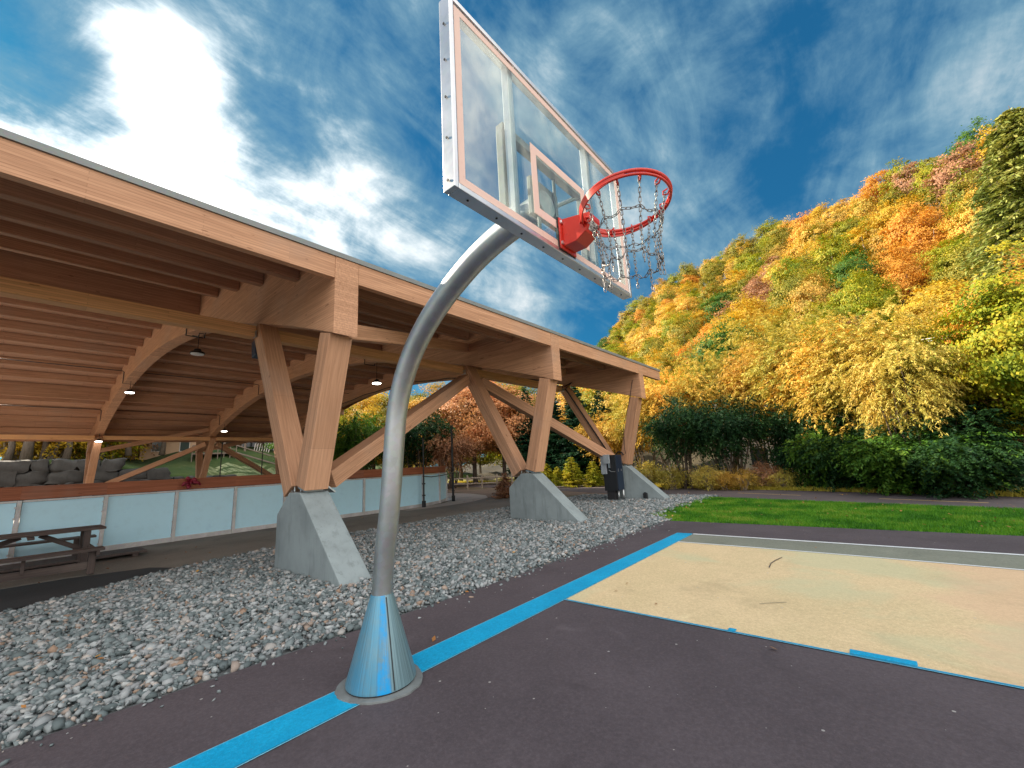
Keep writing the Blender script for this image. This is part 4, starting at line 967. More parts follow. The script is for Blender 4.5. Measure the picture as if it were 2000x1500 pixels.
# ------------------------------------------------------------------ the hill
sil = [(66, 25.5, 95), (74.5, 25.0, 100), (78.5, 24.9, 112), (81.9, 24.6, 122), (86, 24.3, 132), (90.6, 24.3, 143), (96, 23.9, 158), (102, 22.5, 170), (108, 20.9, 182), (113, 17.6, 192), (117.8, 13.9, 202), (123, 8.5, 215), (130, 4.0, 230), (140, 1.0, 240)]
def ridge(az):
    a = [q[0] for q in sil]
    return float(np.interp(az, a, [q[1] for q in sil])), float(np.interp(az, a, [q[2] for q in sil]))
def ground_z(az, d):
    el, dr = ridge(az); zr = 1.6 + dr*math.tan(R(el)) - 6.6
    d0 = 36+max(0, az-100)*1.3
    t = (d-d0)/(dr-d0)
    if t <= 0: return -0.1
    if t >= 1: return zr - (t-1)*14
    return zr*(0.35*t*t+0.65*t) if t < 1 else zr
def hill():
    az = np.linspace(56, 140, 80); rows = np.concatenate([np.linspace(30, 240, 60), [300, 400]])
    V = []; 
    for a in az:
        for d_ in rows:
            z = ground_z(a, d_) + 0.8*math.sin(a*0.9+d_*0.11)*(d_ > 50)
            V.append((CAM.x+d_*math.cos(R(a)), CAM.y+d_*math.sin(R(a)), z if z > 0 else -0.1))
    m_ = len(rows); Fq = [(i*m_+j, (i+1)*m_+j, (i+1)*m_+j+1, i*m_+j+1) for i in range(len(az)-1) for j in range(m_-1)]
    o = np_mesh('hill', np.array(V), np.array(Fq), M_HILLSOIL, smooth=True); o['kind'] = 'structure'
hill()
PATCH = [  # azimuth, elevation (degrees seen from the court), radius, colour
    (88.6, 16.3, 1.3, 'orange'), (84.0, 16.2, 1.6, 'orange'), (90, 14.5, 1.6, 'gold'), (105.8, 10.4, 1.0, 'red'), (99.5, 17.0, 1.8, 'pink'), (97.2, 17.6, 1.6, 'pink'),
    (84.6, 24.6, 1.0, 'orange'), (81.3, 25.6, 1.2, 'pink'), (103.2, 17.6, 1.6, 'pink'), (91.5, 24.0, 1.2, 'orange'), (104, 14.4, 1.4, 'orange'), (82.5, 19.5, 1.6, 'orange'), (104.5, 15.6, 1.5, 'yellow'),
    (92.5, 10.5, 2.6, 'pink'), (82.5, 12.3, 2.2, 'yellow'), (102, 10.4, 2.5, 'green'), (97, 9.5, 2.6, 'green'), (99, 12.5, 2.6, 'yellow'), (93, 12.6, 2.2, 'ygreen'), (86, 11.2, 3.0, 'ygreen')]
CM = {'green': (L_GREEN, 'green'), 'olive': (L_OLIVE, 'olive green'), 'ygreen': (L_YGREEN, 'yellow green'), 'yellow': (L_YELLOW, 'yellow'), 'gold': (L_GOLD, 'golden'), 'orange': (L_ORANGE, 'orange'), 'red': (L_RED, 'red orange'), 'pink': (L_PINK, 'dusky pink brown'), 'tan': (L_TAN, 'tan and olive')}
def plant_hill():
    rg = random.Random(21); cnt = 0
    d_ = 44.0; rows = []
    spots = []
    while d_ < 215:
        step = 4.9 + d_*0.0185
        a = 69.0 + rg.uniform(0, 2)
        while a < 121:
            el, dr = ridge(a)
            d0 = 38+max(0, a-100)*1.3
            if d0+3 < d_ < dr+2:
                spots.append((a + rg.uniform(-.3, .3)*step/d_*57.3, d_+rg.uniform(-.3, .3)*step*0.8))
            a += step/d_*57.3*(1.0 if a < 112 else 1.0)
        d_ += step*0.84
    for a, d in [(69+k*1.15+rg.uniform(-.3, .3), None) for k in range(45)]:     # one row along the crest
        el, dr = ridge(a); spots.append((a, dr+rg.uniform(-2, 2)))
    rg.shuffle(spots)
    spots.sort(key=lambda q: q[1])
    FAR = {}
    for (a, d) in spots:
        z = ground_z(a, d); el, dr = ridge(a)
        s = rg.uniform(0.68, 1.0)*(0.90+0.0022*d)
        topel = math.degrees(math.atan((z+7*s-1.6)/d)); key = None
        for (pa, pe, pr_, kcol) in PATCH:
            if (a-pa)**2+(topel-pe)**2 < pr_**2: key = kcol
        if key is None: key = rg.choices(['olive', 'ygreen', 'gold', 'tan', 'yellow', 'green', 'orange', 'pink'], [26, 26, 14, 10, 14, 5, 6, 2])[0]
        mat, nm = CM[key]
        t = (d-38)/(dr-38)
        zone = 'on the crest of the wooded hill' if t > 0.86 else ('high on the wooded hillside' if t > 0.5 else 'low on the wooded hillside')
        if cnt >= 290:                                     # the farthest crowns, past the first few hundred, are one mass
            FAR.setdefault(key, []).append((CAM.x+d*math.cos(R(a)), CAM.y+d*math.sin(R(a)), z-0.3, s, rg.uniform(0, 6.28), rg.randrange(6))); cnt += 1; continue
        place(f'far{rg.randrange(6)}' if d > 85 else f'mid{rg.randrange(4)}', (CAM.x+d*math.cos(R(a)), CAM.y+d*math.sin(R(a)), z-0.3), (s*rg.uniform(.9, 1.12), s*rg.uniform(.9, 1.12), s*rg.uniform(0.9, 1.3)), rg.uniform(0, 6.28), mat,
              f'{nm} broadleaf tree {zone}', 'autumn trees on the wooded hillside')
        cnt += 1
    VV, MI, mats = [], [], []
    base = {}
    for k in range(6):
        cr = [c for c in PROTO[f'far{k}'][0].children if c.name.startswith('crown')][0]
        a = np.empty(len(cr.data.vertices)*3, dtype=np.float32); cr.data.vertices.foreach_get('co', a); base[k] = a.reshape(-1, 3)
    for mi, (key, lst) in enumerate(FAR.items()):
        mats.append(CM[key][0])
        for (x, y, z, s, rz, k) in lst:
            v = base[k]; c, sn = math.cos(rz), math.sin(rz)
            VV.append(np.stack([(v[:, 0]*c-v[:, 1]*sn)*s+x, (v[:, 0]*sn+v[:, 1]*c)*s+y, v[:, 2]*s*1.05+z], 1)); MI.append(np.full(len(v)//4, mi))
    if VV:
        VV = np.concatenate(VV); o = np_mesh('distant_trees', VV, np.arange(len(VV)).reshape(-1, 4), None)
        for m_ in mats: o.data.materials.append(m_)
        o.data.polygons.foreach_set('material_index', np.concatenate(MI).astype(np.int32))
        tag(o, 'mass of small autumn crowns covering the far upper part of the hill', 'trees', kind='stuff')
    print('hill trees', cnt)
plant_hill()

# ------------------------------------------------------------------ near belt behind the path
def spray_crown(seed, rx, ry, rz, zc, nsp, per, L, W, droop=0.9, splen=0.9, lobes=0.25, bottom=0.7):
    """crown of arching sprays, leaflets set along each spray"""
    rg = np.random.default_rng(seed)
    dirs = unit(rg, nsp); dirs[:, 2] = np.where(dirs[:, 2] < 0, dirs[:, 2]*bottom, dirs[:, 2])
    ph = rg.uniform(0, 6.28, 4)
    lob = 1+lobes*(np.sin(dirs[:, 0]*4+ph[0])*np.sin(dirs[:, 1]*4+ph[1])+0.5*np.sin(dirs[:, 2]*6+ph[2]))
    base = dirs*(0.35+0.6*rg.random(nsp)**0.7)[:, None]*lob[:, None]*np.array([rx, ry, rz])
    hd = dirs*np.array([1, 1, 0.25])+0.5*unit(rg, nsp); hd /= np.linalg.norm(hd, axis=1)[:, None]
    t = np.tile(np.linspace(0.05, 1, per), nsp); idx = np.repeat(np.arange(nsp), per)
    ln = splen*rg.uniform(0.6, 1.4, nsp)[idx]
    p = base[idx] + hd[idx]*(t*ln)[:, None]; p[:, 2] -= droop*ln*t**2*0.75
    p += rg.standard_normal(p.shape)*0.035
    tang = hd[idx].copy(); tang[:, 2] -= droop*1.5*t
    side = np.cross(tang, np.array([0, 0, 1.0])); side /= (np.linalg.norm(side, axis=1)[:, None]+1e-6)
    sg = np.where(np.arange(len(t)) % 2 == 0, 1.0, -1.0)
    d = tang*0.6 + side*sg[:, None]*0.8 + rg.standard_normal(p.shape)*0.28; d[:, 2] -= 0.35
    nrm = np.array([0, 0, 1.0]) + rg.standard_normal(p.shape)*0.45
    p[:, 2] += zc
    n = len(p)
    return quads_from(p, d, nrm, L*rg.uniform(.6, 1.35, n), W*rg.uniform(.7, 1.3, n))
def multi_trunk(seed, h, r_, spread, nstem=5, rx=1.5):
    rg = random.Random(seed); mb = MB()
    for k in range(nstem):
        a = rg.uniform(0, 6.28); b0_ = (rg.uniform(-.3, .3)*spread, rg.uniform(-.3, .3)*spread)
        e = (b0_[0]+math.cos(a)*spread*rg.uniform(.3, 1), b0_[1]+math.sin(a)*spread*rg.uniform(.3, 1)); hh = h*rg.uniform(.65, 1)
        pts = [(b0_[0]+(e[0]-b0_[0])*t+rg.uniform(-.06, .06), b0_[1]+(e[1]-b0_[1])*t+rg.uniform(-.06, .06), -0.1+hh*t) for t in (0, .2, .45, .7, 1)]
        mb.tube(pts, [r_, r_*.8, r_*.6, r_*.4, r_*.12], 6)
        for j in range(3):
            t = rg.uniform(.35, .8); i = min(3, int(t*5)); p0 = Vector(pts[i]); a2_ = rg.uniform(0, 6.28); L = rx*rg.uniform(.4, .8)
            mb.tube([p0, p0+Vector((math.cos(a2_)*L*.5, math.sin(a2_)*L*.5, L*.4)), p0+Vector((math.cos(a2_)*L, math.sin(a2_)*L, L*.6))], [r_*.35, r_*.22, r_*.06], 5)
    return mb
def near_proto(key, name, seed, rx, rz, zc, nsp, per, L, W, h, mat, barkm=M_BARK, **kw):
    def b(t):
        link_leaf('crown', spray_crown(seed, rx, rx, rz, zc, nsp, per, L, W, **kw), mat, t)
        multi_trunk(seed, h, 0.06, rx*.75, 9, rx*.7).build('trunk', barkm, t, smooth=True)
    proto(key, name, b)
near_proto('ashA', 'ash_tree', 31, 2.2, 2.7, 5.3, 1500, 22, 0.17, 0.048, 6.8, L_GOLD, splen=0.55, droop=0.35, bottom=0.85, lobes=0.4)
near_proto('ashB', 'ash_tree', 32, 2.4, 2.4, 5.0, 1500, 22, 0.18, 0.05, 6.4, L_GOLD, splen=0.7, droop=0.6, bottom=0.9, lobes=0.35)
near_proto('bush', 'shrub', 33, 1.7, 1.35, 2.75, 1000, 18, 0.14, 0.055, 3.6, L_DKGREEN, splen=0.6, droop=0.55, bottom=0.8, lobes=0.45)
near_proto('hedge', 'shrub', 35, 1.5, 1.35, 1.45, 1100, 18, 0.14, 0.06, 2.4, L_DKGREEN, splen=0.6, droop=0.6, bottom=1.0, lobes=0.45)
near_proto('low', 'shrub', 34, 0.9, 0.7, 0.75, 420, 14, 0.09, 0.04, 1.2, L_LITSHRUB, M_PALEBARK, splen=0.35, droop=0.4, bottom=0.9)
def broad(key, name, seed, rx, rz, zc, ncl, per, L, W, h, mat, r_=0.16, barkm=M_BARK, **kw):
    def b(t):
        V, c = make_crown('crown', seed, rx, rz, ncl, per, zc, L, W, None, **kw); link_leaf('crown', V, mat, t)
        trunk_mb(seed, h, r_, zc, rx*.8, 8).build('trunk', barkm, t, smooth=True)
    proto(key, name, b)
broad('maple', 'maple_tree', 41, 2.7, 2.9, 4.6, 250, 150, 0.13, 0.105, 6.4, L_RED, flat=0.4, sig=0.13, lobes=0.3, shell=0.5)
broad('mapleB', 'maple_tree', 42, 3.0, 3.6, 5.4, 260, 170, 0.15, 0.115, 7.5, L_YGREEN, flat=0.4, sig=0.13, lobes=0.3, shell=0.5)

def polar(pxx, dist):
    """point on the ground in the direction of a column of the photograph, at a distance"""
    v = f*F_PX + rr*(pxx-1000) - uu*(940-750); h = math.hypot(v.x, v.y); return (CAM.x+v.x/h*dist, CAM.y+v.y/h*dist, 0)
BELT = 'golden ash trees behind the bike path'
for (x, d, key, s, sz, mat, lb) in [
    (1265, 28, 'ashA', 0.85, 0.86, L_LITSHRUB, 'pale gold ash tree right beside the roof tip, first of the belt'),
    (1330, 27, 'ashB', 0.95, 0.93, L_GOLD, 'golden ash tree standing behind the left half of the dark green bush'),
    (1430, 28, 'ashA', 1.05, 1.02, L_LITSHRUB, 'pale gold ash tree rising behind the right half of the dark green bush'),
    (1520, 27, 'ashB', 1.05, 1.07, L_TAN, 'tan ash tree above the gap where a white house shows'),
    (1590, 25, 'ashA', 1.10, 1.05, L_LITSHRUB, 'tallest pale gold ash tree in the middle of the belt'),
    (1680, 22.5, 'ashB', 0.98, 0.93, L_GOLD, 'golden ash tree with drooping orange tipped sprays'),
    (1765, 21.5, 'ashA', 0.95, 0.86, L_LITSHRUB, 'pale ash tree with long drooping sprays left of the conifer'),
    (1800, 19.6, 'ashB', 0.62, 0.74, L_LITSHRUB, 'smaller pale ash tree whose sprays hang down in front of the dark hedge'),
    (1855, 22, 'ashB', 0.85, 0.80, L_YGREEN, 'yellow green ash tree at the right end of the belt')]:
    place(key, polar(x, d), (s, s, sz), random.uniform(0, 6.28), mat, lb, BELT)
for (x, d, key, s, sz, mat, lb) in [
    (1345, 22.8, 'bush', 1.0, 1.10, L_DKGREEN, 'dark green bush just right of the last column, left one of the pair'),
    (1430, 22.2, 'bush', 1.05, 1.02, L_DKGREEN, 'dark green bush in front of the golden trees, right one of the pair'),
    (1600, 23.0, 'bush', 0.95, 0.9, L_DKGREEN, 'green bush in shade under the drooping golden sprays'),  # dark leaves stand in for the roof's shadow on this bush
    (1690, 24.0, 'bush', 1.1, 1.0, L_DKGREEN, 'dark bush behind the right half of the path'),
    (1780, 23.5, 'bush', 1.2, 1.0, L_DKGREEN, 'broad dark bush under the pale drooping sprays near the right of the path'),  # leaf colour darkened here too, in place of the roof's shadow
    (1870, 20.5, 'bush', 1.0, 0.72, L_DKGREEN, 'low dark bush before the deep shade at right'),
    (1985, 23.5, 'bush', 1.2, 0.95, L_PINK, 'reddish shaded bush at the right edge of the photo')]:
    place(key, polar(x, d), (s, s, sz), random.uniform(0, 6.28), mat, lb, 'shaded bushes behind the path', 'bush')
for (x, d, s, sz, lb) in [(1585, 21.8, .8, .95, 'dark hedge bush at the left end of the low hedge'), (1640, 21.4, .9, 1.0, 'dark hedge bush beneath the orange tipped sprays'), (1700, 20.4, .9, .9, 'dark hedge bush touching the path dash, third from the left'), (1760, 19.8, .95, .85, 'dark hedge bush beneath the pale drooping sprays'), (1825, 19.0, .95, .82, 'dark hedge bush fifth from the left'), (1885, 18.4, .9, .75, 'dark hedge bush at the right end of the low hedge')]:
    place('hedge', polar(x, d), (s, s, sz*0.9), random.uniform(0, 6.28), L_GREEN if x in (1640, 1760, 1825) else L_DKGREEN, lb, 'low dark hedge along the path', 'bush')
for i, (x, d, s, mat, lb) in enumerate([
    (1262, 23.5, 1.0, L_LITSHRUB, 'small pale shrub just right of the last footing'), (1315, 22.6, .8, L_LITSHRUB, 'low pale shrub in front of the left dark bush'),
    (1385, 21.4, .8, L_LITSHRUB, 'low gold shrub between the two dark bushes'), (1450, 21.0, .65, L_TAN, 'low tan shrub below the right dark bush'),
    (1530, 21.0, .6, L_LITSHRUB, 'low pale shrub beneath the white house gap'), (1500, 21.6, .8, L_PINK, 'low reddish shrub at the middle of the path edge'),
    (1415, 21.2, .55, L_TAN, 'smallest low tan shrub at the verge')]):
    place('low', polar(x, d), s, random.uniform(0, 6.28), mat, lb, 'low shrubs on the verge', 'bush')
place('maple', polar(2120, 25), (0.8, 0.8, 1.08), 0.4, L_ORANGE, 'bright red orange maple at the right edge of the photo', None)
place('maple', polar(1965, 27), (0.5, 0.5, 0.95), 2.4, L_ORANGE, 'orange maple partly hidden behind the right end of the belt', None)
place('mapleB', polar(2075, 20.5), (0.60, 0.60, 0.78), 1.1, L_YGREEN, 'yellow green maple at lower right with big sunlit leaves', None)
place('mapleB', polar(1930, 36), (0.9, 0.9, 1.0), 2.2, L_YGREEN, 'yellow green maple behind the belt beside the conifer', None)

# tall conifer at the right edge
def conifer(seed, h, rb_, nwh, L, W, per, mat, dens=1.0, sag=0.25, wexp=0.8):
    def b(t):
        rg = np.random.default_rng(seed); P, D, N = [], [], []
        mb = MB(); mb.tube([(0, 0, -.2), (0, 0, h*.5), (0, 0, h)], [rb_*.075, rb_*.045, 0.01], 7)
        for k in range(nwh):
            z = h*(0.06+0.93*k/nwh); r_ = rb_*(1-(z/h))**wexp*rg.uniform(.8, 1.1)+0.12
            nb = max(4, int((5+6*(1-z/h))*dens))
            for j in range(nb):
                a = rg.uniform(0, 6.28); rl = r_*rg.uniform(.65, 1.15); m_ = max(6, int(per*rl/rb_))
                t_ = rg.random(m_)**0.7; x = np.cos(a)*rl*t_; y = np.sin(a)*rl*t_; zz = z+rl*(0.10*t_-sag*t_**2)
                wob = rl*0.16*t_*rg.standard_normal(m_); x += -np.sin(a)*wob; y += np.cos(a)*wob; zz = zz-np.abs(rg.standard_normal(m_))*0.05*rl
                P.append(np.stack([x, y, zz], 1)); D.append(np.stack([np.cos(a)+rg.standard_normal(m_)*.55, np.sin(a)+rg.standard_normal(m_)*.55, -0.35+rg.standard_normal(m_)*.25], 1)); 
                if rl > 0.8: mb.tube([(0, 0, z), (math.cos(a)*rl*.55, math.sin(a)*rl*.55, z+rl*(.055-sag*.3)), (math.cos(a)*rl*.95, math.sin(a)*rl*.95, z+rl*(.095-sag*.9))], [0.03, 0.02, 0.008], 4)
        P = np.concatenate(P); D = np.concatenate(D); n = len(P); N = unit(rg, n)+np.array([0, 0, 1.2])
        link_leaf('crown', quads_from(P, D, N, L*rg.uniform(.6, 1.3, n), W*rg.uniform(.7, 1.3, n)), mat, t); mb.build('trunk', M_BARK, t, smooth=True)
    return b
proto('spruce', 'spruce_tree', conifer(51, 16.6, 5.0, 100, 0.26, 0.10, 230, L_SPRUCE, 2.6, 0.3, 0.62))
place('spruce', polar(2215, 31), (0.92, 0.92, 1.07), 0, None, 'tall dark spruce at the right edge reaching up to the hill crest', None)
proto('young', 'young_spruce', conifer(52, 1.7, 0.75, 22, 0.10, 0.04, 60, L_YGREEN, 1.4, 0.1))
for (x, d, s, lb) in [(1068, 28, .95, 'small sunlit young spruce left of the three beside the footing'), (1118, 27.5, 1.15, 'tallest of the small sunlit young spruces in the middle'), (1160, 27, .95, 'small sunlit young spruce nearest the dark cabinet'), (1090, 30, .8, 'small young spruce set back between the sunlit ones')]:
    place('young', polar(x, d), s, random.uniform(0, 6), L_YGREEN, lb, 'young spruces on the verge', 'tree')
place('young', polar(985, 21.5), (.85, .85, .75), 1, L_PINK, 'dark reddish young spruce standing left of the second footing', None, 'tree')
# cedar hedge trees and mixed trees seen through the pavilion
proto('cedar', 'cedar_tree', conifer(53, 8.5, 1.9, 46, 0.22, 0.10, 90, L_CEDAR, 1.8, 0.02))
for (x, d, s, sz, lb) in [(1085, 34, 1.0, 0.98, 'dark green cedar behind the crossing brace'), (1135, 33, 1.05, 0.95, 'dark green cedar between the brace and the cabled column'), (1185, 34, 1.0, 0.86, 'dark green cedar just left of the last column pair'), (690, 42, 1.1, 0.80, 'dark green cedar right of the near column pair under the roof'), (1035, 36, .9, 1.0, 'dark green cedar behind the second column pair')]:
    place('cedar', polar(x, d), (s, s, sz), random.uniform(0, 6), None, lb, 'dark cedars behind the pavilion')
BK = 'trees seen through the pavilion'
for (x, d, key, s, mat, lb) in [
    (930, 40, 'maple', 1.35, L_PEACH, 'pinkish orange tree seen through the middle of the pavilion'),
    (860, 42, 'maple', 1.25, L_TAN, 'tan tree right behind the curved steel pole'),
    (985, 38, 'maple', 1.2, L_PEACH, 'pinkish orange tree behind the second column pair'),
    (800, 46, 'mapleB', 1.15, L_OLIVE, 'olive tree seen through the pavilion left of the orange ones'),
    (730, 48, 'mapleB', 1.2, L_YELLOW, 'yellow tree seen just left of the curved steel pole'),
    (665, 50, 'mapleB', 1.15, L_YGREEN, 'yellow green tree right of the near column pair'),
    (1010, 48, 'mapleB', 1.3, L_OLIVE, 'olive tree rising behind the second column pair'),
    (1215, 38, 'mapleB', 1.1, L_YGREEN, 'yellow green tree between the last two slanted columns'),
    (1160, 44, 'mapleB', 1.15, L_GOLD, 'golden tree above the cedars near the end of the roof'),
    (900, 52, 'mapleB', 1.3, L_TAN, 'tan tree behind the pinkish orange ones'),
    (600, 52, 'maple', 1.2, L_GREEN, 'green tree hidden behind the near column pair'),
    (1250, 36, 'mapleB', 1.0, L_GOLD, 'golden tree just beyond the tip of the roof')]:
    place(key, polar(x, d), s, random.uniform(0, 6.28), mat, lb, BK)
for (x, d, s, mat, lb) in [(820, 36, 1.6, L_DKGREEN, 'dark bush beyond the far end of the rink'), (700, 40, 1.7, L_GREEN, 'green bush beyond the rink beside the long brace'), (880, 35, 1.2, L_PINK, 'reddish bush beyond the rink corner'), (1200, 31, 1.2, L_TAN, 'tan bush behind the electrical cabinet')]:
    place('bush', polar(x, d), s, random.uniform(0, 6.28), mat, lb, 'bushes beyond the rink', 'bush')

# split rail fence beyond the path
a0, a1 = Vector(polar(885, 33)), Vector(polar(1030, 31)); fe = thing('rail_fence', 'pale split rail fence beyond the path, seen between the column pairs', 'fence', a0)
nf = 5
for k in range(nf+1):
    p = a0+(a1-a0)*k/nf; MB().tube([p+Vector((0, 0, -.1)), p+Vector((0.02, 0, 1.0))], 0.07, 8).build('post', M_PALEBARK, fe)
    if k < nf:
        q = a0+(a1-a0)*(k+1)/nf
        for z in (0.35, 0.75): MB().tube([p+Vector((0, 0, z)), (p+q)/2+Vector((0, 0, z+.03)), q+Vector((0, 0, z))], 0.055, 6).build('rail', M_PALEBARK, fe)

# ------------------------------------------------------------------ far left bank, stone wall, trees, houses
def bank():
    V, Fq = [], []
    ysb = np.linspace(-40, 48, 60); xsb = [-46.5, -46.7, -49, -54, -62, -75, -120]
    for y in ysb:
        for i, x in enumerate(xsb):
            top_ = float(np.interp(y, [-40, 2, 6, 12, 20, 30, 48], [4.1, 3.9, 2.6, 1.4, 1.1, 0.8, 0.3]))
            slope = float(np.interp(y, [-40, 2, 8, 14, 25, 48], [0.6, 0.8, 2.6, 5.2, 4.6, 1.5]))
            z = -0.1 if i == 0 else top_+slope*min(1, (-x-46.7)/15.3)**0.9
            V.append((x, y, z+(0.15*math.sin(y*1.3+x) if i > 1 else 0)))
    m_ = len(xsb); Fq = [(i*m_+j, i*m_+j+1, (i+1)*m_+j+1, (i+1)*m_+j) for i in range(len(ysb)-1) for j in range(m_-1)]
    o = np_mesh('grassy_bank', np.array(V), np.array(Fq), M_BANK, smooth=True); o['kind'] = 'structure'
M_BANK = grass_ground('shaded bank grass', (0.03, 0.075, 0.012), (0.08, 0.11, 0.02), 0.4)
bank()
M_BOULDER = concrete('grey boulder stone', (0.065, 0.062, 0.058), 2.5)
wl = thing('stone_wall', 'dry stone retaining wall of big grey boulders beyond the rink', 'wall', (-46, -2, 0))
rgw = random.Random(9); rows_ = [(0.0, 1.1), (1.1, 1.0), (2.05, 0.95), (2.95, 0.95)]
mb = MB()
for (zb_, hh) in rows_:
    y = -14.0
    while y < 15.5:
        w_ = rgw.uniform(0.9, 2.2); tp_ = float(np.interp(y, [-40, 2, 6, 12, 20], [4.1, 3.9, 2.7, 1.5, 1.2]))
        if zb_+hh*0.6 < tp_:
            b2 = bmesh.new(); bmesh.ops.create_cube(b2, size=1); bmesh.ops.subdivide_edges(b2, edges=b2.edges, cuts=3, use_grid_fill=True)
            sk_ = [rgw.uniform(-.25, .25) for _ in range(4)]; ph_ = rgw.uniform(0, 9); vs2 = []
            for v in b2.verts:
                c_ = v.co*2; q_ = c_.normalized()*1.25; c_ = c_*0.72+q_*0.28
                nz = 0.10*math.sin(c_.x*3+ph_)+0.09*math.sin(c_.y*4.2+ph_*2)+0.08*math.sin(c_.z*5+ph_*3+c_.y*2)
                c_ = c_*(0.5+nz*0.5)
                vs2.append((-46.05+c_.x*1.0, y+w_/2+(c_.y+sk_[0]*c_.z)*(w_-0.02), zb_+hh/2+(c_.z+sk_[1]*c_.y*0.5)*(hh+0.06)+rgw.uniform(-.015, .015)))
            b2.verts.index_update(); mb.add(vs2, [tuple(v.index for v in fc.verts) for fc in b2.faces]); b2.free()
        y += w_
mb.build('boulders', M_BOULDER, wl, 0, smooth=50)
MB().box2((-46.6, -14, -0.2), (-46.3, 15, 1.0)).build('core', M_BOULDER, wl)
def bz(x, y):
    top_ = float(np.interp(y, [-40, 2, 6, 12, 20, 30, 48], [4.1, 3.9, 2.6, 1.4, 1.1, 0.8, 0.3])); slope = float(np.interp(y, [-40, 2, 8, 14, 25, 48], [0.6, 0.8, 2.6, 5.2, 4.6, 1.5]))
    return top_+slope*min(1, max(0, (-x-46.7)/15.3))**0.9
# pines whose bare trunks show under the far eave
def pine(t):
    V, c = make_crown('crown', 61, 2.2, 3.0, 110, 60, 9.0, 0.35, 0.09, None, flat=0.4, sig=0.2); link_leaf('crown', V, L_DKGREEN, t)
    trunk_mb(61, 11, 0.26, 8, 1.8, 7).build('trunk', M_BARK, t, smooth=True)
proto('pine', 'pine_tree', pine)
for (x, d, s, lb) in [(8, 54, .8, 'slim dark pine trunk at the left edge under the far eave'), (43, 53, 1.15, 'thickest dark pine trunk above the stone wall at far left'), (76, 56, .8, 'slim leaning pine trunk above the stone wall'), (30, 62, .8, 'thin pine trunk set back behind the thickest one'), (122, 55, .9, 'dark pine trunk just left of the far left column'), (100, 64, .8, 'thin pine trunk seen against the yellow shrubs')]:
    p = polar(x, d); place('pine', (p[0], p[1], bz(p[0], p[1])), s, random.uniform(0, 6), None, lb, 'pine trunks above the stone wall')
for (x, d, s, mat, lb) in [(15, 58, 1.5, L_YELLOW, 'yellow shrub at the left edge above the stone wall'), (60, 60, 1.5, L_GOLD, 'golden shrub between the dark pine trunks'), (105, 58, 1.8, L_YELLOW, 'bright yellow shrub left of the far left column'), (175, 60, 1.5, L_YGREEN, 'yellow green shrub right of the far left column'), (205, 61, 1.5, L_YELLOW, 'yellow shrub before the green maple trunk'), (140, 66, 1.9, L_LITSHRUB, 'pale gold shrub set back behind the far left column'), (240, 66, 1.9, L_PINK, 'pinkish shrub behind the green maple')]:
    p = polar(x, d); place('low', (p[0], p[1], bz(p[0], p[1])), s*2.1, random.uniform(0, 6), mat, lb, 'yellow shrubs above the stone wall', 'bush')
for (x, d, s, lb) in [(245, 58, 1.15, 'dark green maple beyond the rink at left'), (310, 60, 1.1, 'dark green maple left of the beige house'), (190, 64, 1.0, 'dark green maple behind the far left column'), (430, 72, 1.1, 'dark green maple behind the wooden deck'), (480, 84, 1.2, 'dark green maple behind the roof of the deck house')]:
    p = polar(x, d); place('maple', (p[0], p[1], bz(p[0], p[1])+1.2), (s*1.2, s*1.2, s), random.uniform(0, 6), L_DKGREEN, lb, 'dark maples beyond the rink')

BW_ = 'background trees beyond the rink'
for i, (x, d, s, mt) in enumerate([(-30, 84, 1.5, 'gold'), (20, 88, 1.5, 'yellow'), (65, 82, 1.6, 'tan'), (110, 90, 1.5, 'gold'), (155, 84, 1.6, 'ygreen'), (205, 90, 1.6, 'green'), (260, 86, 1.6, 'ygreen'), (310, 92, 1.6, 'olive'), (365, 96, 1.5, 'green'), (420, 98, 1.5, 'olive'), (470, 100, 1.6, 'green'), (530, 98, 1.6, 'olive'), (590, 90, 1.5, 'ygreen'), (640, 80, 1.3, 'gold'), (700, 78, 1.3, 'olive'), (760, 76, 1.3, 'ygreen'), (820, 74, 1.3, 'gold'), (880, 72, 1.3, 'tan'), (940, 70, 1.2, 'olive'), (1000, 66, 1.2, 'ygreen'), (1060, 62, 1.1, 'gold'), (1120, 58, 1.1, 'olive')]):
    p = polar(x, d); m2, nm = CM[mt]; at_ = 'at the left edge' if x < 120 else ('left of the near column pair' if x < 560 else ('around the curved steel pole' if x < 860 else 'behind the second column pair'))
    place(f'far{i % 6}', (p[0], p[1], (bz(p[0], p[1])-2.2 if x < 600 else -2.0)), (s, s, s), i*1.3, m2, f'{nm} tree far behind the pavilion, {at_}', BW_)
M_BEIGE = paint('beige render', (0.52, 0.34, 0.22), 0.8); M_ROOFG = paint('grey shingle', (0.16, 0.17, 0.18), 0.8, 8); M_GLASSW = paint('dark window glass', (0.05, 0.06, 0.07), 0.1); M_WHITEH = paint('white siding', (0.66, 0.60, 0.58), 0.7, 6)
M_STONEP = paint('pale stone facing', (0.50, 0.42, 0.30), 0.8, 5); M_DECKW = paint('weathered deck wood', (0.20, 0.15, 0.12), 0.8, 7, (0.12, 0.1, 0.09))
